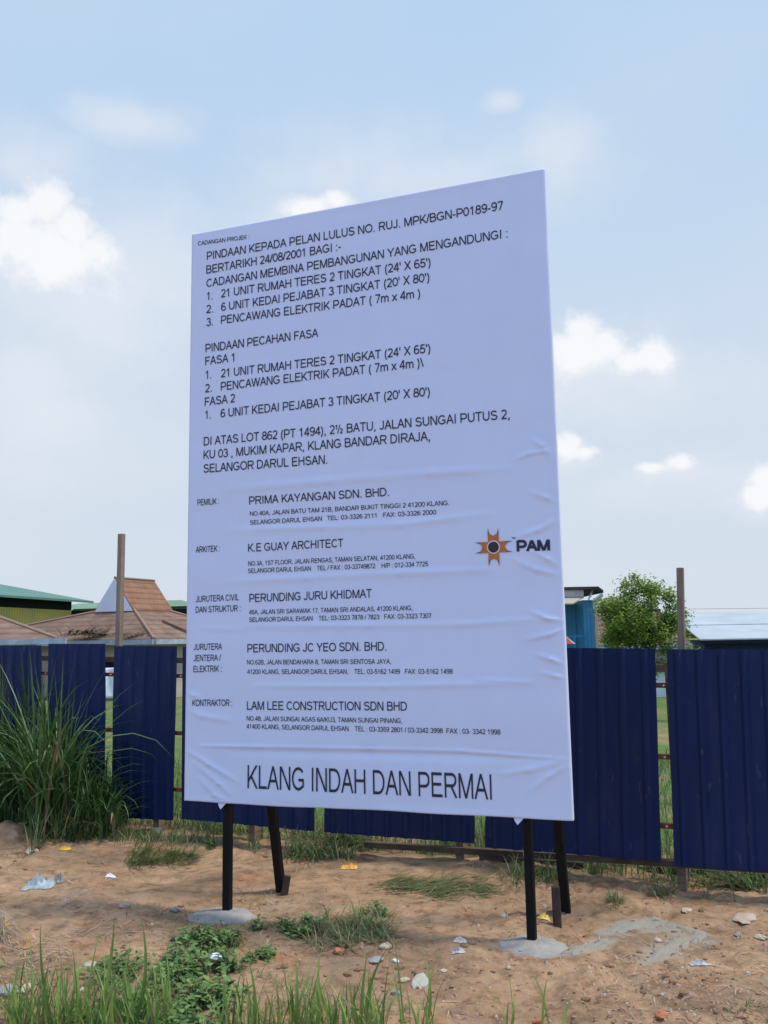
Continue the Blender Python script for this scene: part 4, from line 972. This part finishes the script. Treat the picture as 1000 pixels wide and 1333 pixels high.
tuft('grass_tuft', 'long bladed grass tuft by the fence at the right picture edge', (930, 1010, 1148, 1172), 330, .08, .26, .004, .009, lawn_m, dry=.25, lean=(.6, 1.3), dirv=2.9, seed=10)
weeds('weed_patch', 'broad leafy green weed patch in the left foreground', (110, 292, 1256, 1352), 1500, .046, .09, seed=3)
weeds('weed_patch', 'leafy green weed patch just below the left concrete pad', (228, 312, 1219, 1270), 700, .040, .085, seed=4)
tuft('grass_tuft', 'pale green grass tuft hanging below the left concrete pad', (262, 322, 1213, 1240), 260, .06, .13, .003, .007, lawn_m, dry=.25, lean=(.5, 1.3), dirv=-1.6, seed=11)
weeds('weed_patch', 'narrow leafy weed patch right of the left concrete pad', (335, 408, 1200, 1220), 380, .038, .06, seed=5)
tuft('dry_tuft', 'greyish half dry grass tuft amid the bare dirt below the board', (412, 505, 1196, 1232), 620, .05, .17, .003, .006, lawn_m, dry=.4, lean=(.5, 1.3), seed=12)
weeds('weed_patch', 'tiny dark weed patch right of the half dry grass tuft', (478, 505, 1180, 1194), 150, .03, .06, seed=6)
weeds('weed_patch', 'small dark weed patch below the white cup lid', (322, 366, 1242, 1262), 200, .03, .05, seed=7)
weeds('weed_patch', 'small weed patch on dirt between fence and left front leg', (270, 295, 1092, 1106), 140, .034, .09, seed=8)
tuft('grass_tuft', 'lone sparse weed tuft on bare dirt left of the cement smear', (790, 812, 1168, 1182), 110, .04, .10, .003, .005, lawn_m, dry=.35, seed=13)
def fore(label, blades, extra, region, seed, weedy=0):
    r = random.Random(seed); g = MB(); dr = MB(); O = gp(sum(b[0] for b in blades)/len(blades), 1345)
    for (bx, by, tx, ty, w) in blades:                            # foot and tip of each long blade
        P = gp(bx, by); d = ray(tx, ty); k = (P.y+r.uniform(-.15, .1))/d.y; T = Vector((d.x*k, d.y*k, d.z*k+CAMZ)); v = T-P
        n = 7; k0 = len(g.v); s = Vector((1, r.uniform(-.7, .7), 0)).normalized(); bow = Vector((r.gauss(0, .02), r.gauss(-.02, .03), 0))
        for i in range(n+1):
            t = i/n; q = P+v*t+bow*4*t*(1-t); ww = w*1.9*(1-t**2.2)+.0008
            g.v += [tuple(q-s*ww/2), tuple(q+Vector((0, ww*.2, 0))), tuple(q+s*ww/2)]
        for i in range(n):
            a = k0+i*3; g.f += [(a, a+1, a+4, a+3), (a+1, a+2, a+5, a+4)]
    x0, x1, y0, y1 = region
    for k in range(extra):
        P = gp(r.uniform(x0, x1), r.uniform(y0, y1)); blade(dr if r.random() < .1 else g, P, r.uniform(0, 6.283), r.uniform(.08, .30)*(1 if r.random() < .8 else 1.35), r.uniform(.006, .013), abs(r.gauss(.15, .2)), r.uniform(.1, 1.3), 6)
    plant('foreground_grass', label, 'grass', O, (('blades', g, fore_m), ('dry_blades', dr, dry_m)), 'grass clumps along the bottom edge')
fore('tall bright green grass clump at the bottom left corner', [(52, 1345, 44, 1290, .010), (104, 1345, 98, 1280, .010), (150, 1345, 150, 1285, .009), (200, 1345, 206, 1290, .009), (32, 1345, 0, 1264, .010), (70, 1345, 53, 1203, .010), (75, 1345, 64, 1252, .012), (80, 1345, 78, 1262, .012), (60, 1345, 38, 1255, .009), (125, 1345, 149, 1191, .010), (115, 1345, 130, 1212, .010), (118, 1345, 111, 1262, .009), (170, 1345, 183, 1190, .010), (180, 1345, 162, 1262, .010), (95, 1345, 84, 1255, .008), (140, 1345, 160, 1258, .008)], 380, (5, 225, 1318, 1362), 31)
fore('sparse green grass clump on the bottom edge below the left concrete pad', [(300, 1345, 292, 1270, .008), (330, 1345, 322, 1246, .009), (296, 1345, 305, 1285, .008), (334, 1345, 331, 1280, .008), (360, 1345, 358, 1268, .007), (290, 1345, 280, 1300, .008)], 60, (285, 370, 1330, 1362), 32)
fore('green grass clump on the bottom edge below the middle of the board', [(386, 1345, 386, 1245, .010), (372, 1345, 405, 1253, .009), (445, 1345, 420, 1232, .010), (428, 1345, 432, 1290, .009), (470, 1345, 478, 1240, .009), (478, 1345, 505, 1232, .011), (450, 1345, 447, 1280, .008), (465, 1345, 455, 1275, .008), (492, 1345, 497, 1300, .009), (410, 1345, 408, 1280, .008)], 130, (375, 505, 1330, 1362), 33)
fore('few thin grass blades on the bottom edge at the centre', [(551, 1345, 553, 1240, .008), (536, 1345, 540, 1296, .008), (530, 1345, 524, 1305, .007), (560, 1345, 556, 1320, .007)], 14, (520, 565, 1335, 1356), 34)
fore('three lone grass blades on the bottom edge below the right concrete pad', [(662, 1345, 668, 1282, .008), (706, 1345, 720, 1304, .008), (730, 1345, 746, 1292, .009)], 5, (655, 740, 1338, 1356), 35)

def build_lot_grass():
    r = random.Random(9); g = MB()
    for k in range(14000):
        s = r.uniform(-7.5, 3.6); o = .25+11*r.random()**1.8; P = FP(s, o, 0); P.z = gz(P.x, P.y)
        blade(g, P, r.uniform(0, 6.283), r.uniform(.08, .34), r.uniform(.005, .012)*(1+o*.12), r.uniform(.05, .7), r.uniform(.2, 1.5), 3)
    o = g.build('lot_grass', lawn_m, None, smooth=True); tag(o, 'green grass covering the open lot behind the blue fence', 'grass', kind='stuff')
build_lot_grass()

def build_tree():
    r = random.Random(21); D = 30.0
    B = P3(848, 900, D); g = gz(B.x, D); root = thing('round_tree', 'round crowned green tree rising behind the fence next to the brown post', 'tree', (B.x, D, g))
    k = D/FPX; c = P3(836, 807, D); cz = c.z-g; bark = M('bark', (.12, .095, .07), .9, .1, var=.3, vscale=10)
    rx, rz = 46*k, 48*k; tr = MB(); lv = MB()
    tr.tube([(0, 0, -.2), (.03, 0, cz*.3), (-.02, .03, cz*.55), (.04, 0, cz*.8)], [.10, .085, .07, .05], 10)
    tips = []
    for i in range(26):
        a = r.uniform(0, 6.283); e = r.uniform(-.25, 1.35); rr = r.uniform(.55, .95)
        t = Vector((math.cos(a)*math.cos(e)*rx*rr-.25, math.sin(a)*math.cos(e)*rx*rr, cz+math.sin(e)*rz*rr)); s = Vector((0, 0, cz*r.uniform(.4, .8)))
        m = (s+t)/2+Vector((r.gauss(0, .1), r.gauss(0, .1), r.gauss(0, .1))); tr.tube([s, m, t], [.035, .022, .008], 5); tips.append(t); tips.append(m)
    cl = []
    for i in range(115):
        a = r.uniform(0, 6.283); u = r.uniform(-1, 1); q = math.sqrt(1-u*u); rr = r.uniform(.45, 1.0)**.6
        w = 1+.20*math.sin(3*a+1)+.17*math.sin(5*u+a*2)
        p = Vector((math.cos(a)*q*rx*rr*w-.25, math.sin(a)*q*rx*rr*w, cz+u*rz*rr*w*(1.0 if u > 0 else .95)))
        cl.append((p, r.uniform(.13, .30)))
    cl += [(Vector(((x-848)*k, r.uniform(-.4, .1), P3(846, y, D).z-g)), .2) for x, y in ((888, 835), (896, 848), (868, 845), (800, 845), (890, 822), (820, 775), (800, 790), (838, 763), (858, 766), (874, 778), (795, 815), (862, 862), (850, 875), (840, 868))]
    for p, s in cl:
        for j in range(int(165*s/.2)):
            q = p+Vector((r.gauss(0, s*.62), r.gauss(0, s*.62), r.gauss(0, s*.55))); L_ = r.uniform(.055, .105); w = L_*.42
            a = r.uniform(0, 6.283); tl = r.uniform(-.9, .7); d = Vector((math.cos(a)*math.cos(tl), math.sin(a)*math.cos(tl), math.sin(tl))); sd = d.cross(Vector((r.gauss(0, .5), r.gauss(0, .5), 1))).normalized()
            lv.add([q, q+d*L_*.5-sd*w, q+d*L_, q+d*L_*.5+sd*w], [(0, 1, 2, 3)])
    tr.build('trunk', bark, root, smooth=True); o = lv.build('crown', M('tree_leaf', (.20, .30, .060), .6, .25, island=.3, transl=.4), root); 
build_tree()

dead_fronds(115, 826, 45.6, 90, .9, 'large heap of dead fronds caught on the roof edge left of the tall grey post', 1)
dead_fronds(168, 829, 44.5, 30, .6, 'small heap of dead fronds on the roof edge right of the tall grey post', 2)
# ------------------------------------------------------------------ things lying on the ground
def lump(P, r, sx, sy, sz, n=2, jag=.22):
    bm = bmesh.new(); bmesh.ops.create_icosphere(bm, subdivisions=n, radius=1.0)
    ox, oy = r.uniform(0, 50), r.uniform(0, 50)
    vs = []
    for v in bm.verts:
        c = v.co; k = 1+jag*2*float(vnoise(np.array(c.x*1.6+ox+c.z), np.array(c.y*1.6+oy-c.z), 1))+jag*float(vnoise(np.array(c.x*4+ox+c.z*3), np.array(c.y*4+oy), 2))
        vs.append((c.x*k*sx, c.y*k*sy, c.z*k*sz))
    fs = [tuple(v.index for v in f.verts) for f in bm.faces]; bm.free(); return vs, fs
def sized(px, py, wpx):
    P = gp(px, py); return P, wpx*P.y/FPX
def rock(px, py, w, flat, mat, label, seed, name='stone', cat='stone', asp=.75, smooth=False, group='stones lying on the dirt'):
    r = random.Random(seed); P, W_ = sized(px, py, w); vs, fs = lump(P, r, W_/2, W_/2*asp, W_/2*flat, 3, .2)
    mb = MB().add(vs, fs); o = mb.build(name, mat, None, smooth=smooth); o.location = (P.x, P.y, P.z+W_*flat*.22); o.rotation_euler = (r.uniform(-.15, .15), r.uniform(-.15, .15), r.uniform(0, 6.28))
    tag(o, label, cat, group); return o
pale_st = M('pale_stone', (.50, .41, .29), .9, .2, var=.2, vscale=14, bump=.4, bscale=60)
grey_st = M('grey_stone', (.30, .29, .27), .9, .2, var=.2, vscale=14, bump=.4, bscale=60)
clay_st = M('orange_clay', (.42, .17, .085), .9, .1, var=.25, vscale=14, bump=.4, bscale=60)
heap_st = M('dirt_lump', (.34, .225, .15), .95, .1, var=.25, vscale=12, bump=.6, bscale=50)
rock(204, 1088, 15, .9, pale_st, 'cream upright stone below the grass strip at the fence', 1)
rock(441, 1241, 18, .55, clay_st, 'orange clay lump below the half dry grass tuft', 2)
rock(502, 1234, 17, .45, pale_st, 'cream stone right of the orange clay lump', 3)
rock(489, 1251, 20, .30, grey_st, 'flat grey stone below the cream stone and orange clay lump', 4)
rock(548, 1279, 34, .16, M('pale_green_slab', (.42, .42, .33), .85, .2, var=.12, vscale=10), 'broad flat pale slab near the bottom centre', 5, asp=.6)
rock(526, 1277, 13, .45, pale_st, 'small pale stone against the left side of the broad flat slab', 6)
rock(515, 1294, 11, .6, grey_st, 'small upright grey stone below the broad flat slab', 7)
rock(577, 1265, 11, .4, pale_st, 'small white stone above the broad flat slab', 8)
rock(515, 1252, 9, .5, M('white_stone', (.6, .55, .52), .9, .2), 'little white stone between the flat grey stone and broad slab', 9)
rock(856, 1226, 12, .5, pale_st, 'pale stone inside the curve of the cement smear', 10)
rock(662, 1266, 7, .6, pale_st, 'tiny pale stone below the right concrete pad', 11)
rock(655, 1194, 12, .5, pale_st, 'pale stone on dirt left of the right front leg', 12)
rock(162, 1181, 16, .55, M('tan_stone', (.40, .32, .23), .9, .1, var=.25, vscale=14, bump=.4, bscale=60), 'rough tan stone on dirt left of the left concrete pad', 13)
rock(228, 1186, 15, .45, grey_st, 'rough grey brown stone close to the left concrete pad', 14)
rock(230, 1225, 16, .4, M('dark_clod', (.06, .045, .035), .95, .1), 'dark clod above the leafy weed patch', 15, cat='clod', group=None)
rock(12, 1291, 30, .35, grey_st, 'flat grey stone at the bottom left corner', 16)
rock(35, 1289, 20, .5, pale_st, 'pale stone beside the flat grey stone in the bottom left corner', 17)
rock(120, 1259, 20, .4, pale_st, 'pale stone behind the tall bright foreground blades', 18)
rock(105, 1291, 14, .6, pale_st, 'small pale stone low among the bottom left grass blades', 19)
rock(990, 1222, 18, .35, pale_st, 'pale stone on the rubble at the right edge', 20)
rock(962, 1218, 13, .4, grey_st, 'grey stone on the rubble near the right edge', 21)
rock(862, 1325, 20, .5, clay_st, 'reddish clay lump at the bottom right', 22)
rock(700, 1331, 16, .4, clay_st, 'orange lump on the bottom edge between the lone blades', 23)
rock(28, 1092, 14, .6, heap_st, 'brown dirt lump on the heap at the left edge', 24, cat='clod', group=None)
rock(42, 1098, 18, .45, pale_st, 'pale flat stone beside the dirt heap at left', 25)
rock(6, 1085, 16, .6, heap_st, 'reddish lump on top of the left dirt heap', 26, cat='clod', group=None)
rock(895, 1186, 15, .3, pale_st, 'flat pale stone above the cement smear', 27)
rock(970, 1196, 34, .14, M('pale_crust', (.46, .36, .27), .95, .1, var=.15, vscale=9, bump=.4, bscale=50), 'broad pale crust of hard soil near the right edge', 28, cat='soil crust', group=None)

def crumple(name, px, py, wpx, hgt, mat, label, cat, seed, asp=.7, group=None, lift=.004):
    r = random.Random(seed); P, W_ = sized(px, py, wpx); n = 14; mb = MB()
    ph = r.uniform(0, 50)
    for j in range(n+1):
        for i in range(n+1):
            u, v = i/n-.5, j/n-.5; ang = math.atan2(v, u); rad = 1-.25*abs(float(vnoise(np.array(ang*2+ph), np.array(.3), 1)))*2
            x = u*W_*rad; y = v*W_*asp*rad; e = max(0, 1-(2*max(abs(u), abs(v)))**2)
            z = hgt*e*(.4+2.4*abs(float(vnoise(np.array(u*9+ph), np.array(v*9+ph), 2)))*2)
            mb.v.append((x, y, z+gz(P.x+x, P.y+y)-P.z+lift))
    mb.f = [(j*(n+1)+i, j*(n+1)+i+1, (j+1)*(n+1)+i+1, (j+1)*(n+1)+i) for j in range(n) for i in range(n)]
    o = mb.build(name, mat, None); o.location = P; o.modifiers.new('thickness', 'SOLIDIFY').thickness = .0015; tag(o, label, cat, group)
bluebag = M('pale_blue_plastic', (.36, .42, .43), .6, .3, var=.2, vscale=20); yel = M('yellow_plastic', (.68, .44, .05), .5, .4, var=.2, vscale=20); org = M('orange_wrapper', (.72, .33, .05), .5, .4, col2=(.75, .48, .10), vscale=25); wht = M('white_plastic', (.78, .78, .78), .45, .4); sil = M('silver_foil', (.42, .41, .39), .6, .3, var=.4, vscale=40)
crumple('plastic_bag', 52, 1154, 40, .03, bluebag, 'crumpled pale blue plastic bag lying on the dirt at left', 'plastic bag', 1, .8)
crumple('plastic_scrap', 76, 1149, 16, .03, grey_st, 'greyish scrap beside the pale blue plastic bag', 'litter', 2)
crumple('paper_scrap', 144, 1142, 13, .012, wht, 'small white paper scrap on the dirt below the tall grass', 'litter', 3)
crumple('plastic_scrap', 85, 1106, 15, .012, yel, 'yellow plastic scrap at the foot of the tall grass clump', 'litter', 4)
crumple('wrapper', 455, 1130, 22, .012, org, 'orange yellow wrapper on dirt right of the left brace', 'litter', 5)
crumple('wrapper', 708, 1195, 16, .012, M('yellow_wrapper', (.72, .52, .12), .5, .4, var=.2, vscale=25), 'crumpled yellow wrapper right of the right front leg', 'litter', 6)
crumple('foil_scrap', 596, 1240, 18, .012, sil, 'crumpled grey plastic scrap right of the bare dirt centre', 'litter', 7)
crumple('paper_scrap', 599, 1225, 17, .010, M('cream_paper', (.55, .52, .45), .8, .2, var=.1, vscale=20), 'folded cream paper scrap just above the crumpled grey plastic', 'litter', 8)
crumple('foil_scrap', 912, 1255, 30, .010, sil, 'torn silvery foil strip below the cement smear', 'litter', 9, .5)
crumple('dry_leaf', 32, 1233, 22, .02, M('tan_leaf', (.42, .27, .13), .8, .2), 'curled tan leaf beside the dry straw bunch at left', 'leaf', 10)
crumple('plastic_scrap', 4, 1206, 16, .03, yel, 'yellow scrap on top of the dry straw bunch at left', 'litter', 11)
def cup_lid():
    P, W_ = sized(281, 1262, 15); mb = MB(); n = 24; a = [2*math.pi*k/n for k in range(n)]
    prof = [(W_*.5, 0), (W_*.5, .004), (W_*.44, .006), (W_*.42, .010)]
    mb.v = [(q*math.cos(t), q*math.sin(t), z) for q, z in prof for t in a]
    mb.f = [(i*n+k, i*n+(k+1) % n, (i+1)*n+(k+1) % n, (i+1)*n+k) for i in range(3) for k in range(n)]+[tuple(range(3*n, 4*n)), tuple(range(n))[::-1]]
    o = mb.build('cup_lid', wht); o.location = P+Vector((0, 0, .06)); o.rotation_euler = (.12, .10, 0)
    tag(o, 'small white round cup lid lying among the weeds below the left leg', 'lid')
cup_lid()
def straw():
    r = random.Random(8); g = MB(); O = gp(2, 1215)
    for k in range(170):
        P = gp(r.gauss(-4, 9), r.gauss(1212, 8)); P.z += r.uniform(.02, .10); blade(g, P, r.gauss(-1.2, .45), r.uniform(.12, .34), r.uniform(.003, .006), r.uniform(1.2, 1.75), r.uniform(.1, .7), 5)
    plant('straw_bunch', 'bunch of dry pale straw lying at the left picture edge', 'straw', O, (('stalks', g, M('pale_straw', (.34, .28, .21), .85, .2, island=.35, transl=.1)),))
straw()
def smear():
    # trowelled cement skin in two arms, following the ground
    def arm(mb, pts, seed):
        r = random.Random(seed); L_, Rr = [], []
        n = 130; xs = np.linspace(0, 1, n); P = np.array(pts, float); t = np.linspace(0, 1, len(P))
        cx, cy, cw = (np.interp(xs, t, P[:, i]) for i in range(3))
        m = 26; k0 = len(mb.v)
        for i in range(n):
            for j in range(m+1):
                f = (j/m-.5)*2; edge = 1+.9*float(vnoise(np.array(i*.19+seed), np.array(1.0 if f > 0 else 9.0), 1))
                g = gp(cx[i]+f*cw[i]*.25*edge, cy[i]+f*cw[i]*edge); h = -.001+.011*(1-abs(f)**2.5)*min(1, 6*xs[i], 6*(1-xs[i]))+.004*float(vnoise(np.array(g.x*24), np.array(g.y*24), 3))
                mb.v.append((g.x, g.y, g.z+h))
        for i in range(n-1):
            for j in range(m): a = k0+i*(m+1)+j; mb.f.append((a, a+1, a+m+2, a+m+1))
    mb = MB()
    for k, a_ in enumerate(SMEAR_ARMS): arm(mb, [(q[0], q[1], q[2]*.8) for q in a_], k+1)
    O = gp(850, 1222); mb.v = [(x-O.x, y-O.y, z-O.z) for x, y, z in mb.v]
    o = mb.build('cement_smear', M('wet_cement', (.25, .255, .23), .95, .1, col2=(.34, .285, .205), vscale=9, bump=.5, bscale=50), None, smooth=True); o.location = O; tag(o, 'thin curved smear of grey cement dried on the dirt at right', 'cement')
smear()
plank_m = M('old_plank', (.27, .215, .155), .85, .2, var=.3, vscale=5, stretch=(1, 1, 6)); plank_d = M('dark_plank', (.085, .062, .045), .85, .2, var=.3, vscale=5)
def plank(a, b, lift, w, h, mat, label):
    P, Q = gp(*a), gp(*b); P.z += lift; Q.z += lift; mb = MB(); mb.bar(Vector((0, 0, 0)), Q-P, w, h); o = mb.build('loose_plank', mat, None, bevel=.003); o.location = P; tag(o, label, 'plank', 'loose planks along the foot of the fence')
plank((655, 1113), (856, 1131), .075, .07, .022, plank_m, 'pale thin loose plank lying along the fence behind the right leg')
plank((625, 1120), (760, 1131), .03, .09, .045, plank_d, 'dark thick loose plank on the ground behind the right leg')
plank((845, 1134), (1010, 1146), .03, .07, .03, plank_d, 'dark loose plank under the rightmost fence sheet')
def litter():
    r = random.Random(101); mb = MB(); cl = MB()
    for k in range(3200):
        px = r.uniform(-30, 1030); py = 1090+250*r.random()
        if r.random() < .3: px, py = r.gauss(90, 90), r.gauss(1235, 40)
        P = gp(px, min(max(py, 1085), 1350))
        if fence_side(P.x, P.y) > -.05 or float(vnoise(np.array(P.x*1.4), np.array(P.y*1.4), 3)) < -.12: continue
        blade(mb, P+Vector((0, 0, .004)), r.uniform(0, 6.283), r.uniform(.03, .14), r.uniform(.002, .006), r.uniform(1.40, 1.60), r.gauss(0, .25), 3)
    for k in range(650):
        px = r.uniform(-30, 1030); py = 1110+230*r.random()**.7; P = gp(px, min(py, 1350))
        if fence_side(P.x, P.y) > -.05: continue
        q = r.uniform(.006, .016) if r.random() < .85 else r.uniform(.016, .03); vs, fs = lump(P, r, q, q*r.uniform(.6, 1), q*r.uniform(.4, .7), 1, .3)
        cl.add([(x+P.x, y+P.y, z+P.z) for x, y, z in vs], fs)
    tag(mb.build('dry_litter', M('dry_litter', (.36, .29, .195), .9, .1, island=.75)), 'dry grass bits and twigs strewn over the bare dirt', 'litter', kind='stuff')
    tag(cl.build('dirt_clods', M('clod_dirt', (.27, .17, .10), .95, .1, island=.35, bump=.5, bscale=60)), 'loose dirt clods strewn over the bare ground', 'clods', kind='stuff')
litter()
def sparse_grass():
    r = random.Random(55); g = MB(); d = MB()
    for k in range(9000):
        px = r.uniform(-20, 1020); py = r.uniform(1084, 1345); P = gp(px, py)
        if fence_side(P.x, P.y) > -.05: continue
        m = float(vnoise(np.array(P.x*1.3+5), np.array(P.y*1.9+2), 5))+.6*float(vnoise(np.array(P.x*4.5), np.array(P.y*4.5), 1))
        if m < .27+(.10 if px > 560 else 0): continue
        blade(g if r.random() < .55 else d, P, r.uniform(0, 6.283), r.uniform(.03, .11), r.uniform(.003, .006), r.uniform(.6, 1.5), r.uniform(0, .8), 3)
    tag(g.build('sparse_grass', lawn_m, None, smooth=True), 'thin low grass coming up in patches of the bare dirt', 'grass', kind='stuff')
    tag(d.build('sparse_dry_grass', dry_m, None, smooth=True), 'thin dry grass lying in patches on the bare dirt', 'grass', kind='stuff')
sparse_grass()
def pebbles():
    r = random.Random(77); mb = MB(); mb2 = MB()
    for k in range(1500):
        px = r.uniform(-30, 1030); py = 1085+260*r.random()**.8
        if r.random() < .35: px = r.gauss(880, 90); py = r.gauss(1285, 35)
        P = gp(px, min(py, 1350))
        if fence_side(P.x, P.y) > -.05: continue
        s = r.uniform(.003, .009)*(1 if r.random() < .93 else 2.0); n = 5; a0 = r.uniform(0, 6.28)
        ring = [(P.x+s*math.cos(a0+6.283*i/n)*r.uniform(.7, 1.3), P.y+s*math.sin(a0+6.283*i/n)*r.uniform(.7, 1.3), P.z-s*.2) for i in range(n)]
        top = [(P.x+(x-P.x)*.55, P.y+(y-P.y)*.55, P.z+s*r.uniform(.45, .8)) for x, y, z in ring]
        (mb if r.random() < .6 else mb2).add(ring+top, [tuple(range(n, 2*n))]+[(i, (i+1) % n, n+(i+1) % n, n+i) for i in range(n)])
    tag(mb.build('pebbles', M('dirt_crumb', (.33, .22, .14), .95, .1, island=.4)), 'small dirt crumbs scattered over the bare ground', 'pebbles', kind='stuff')
    tag(mb2.build('gravel', M('pale_gravel', (.42, .36, .28), .95, .1, island=.35)), 'small pale gravel scattered over the bare ground', 'gravel', kind='stuff')
pebbles()
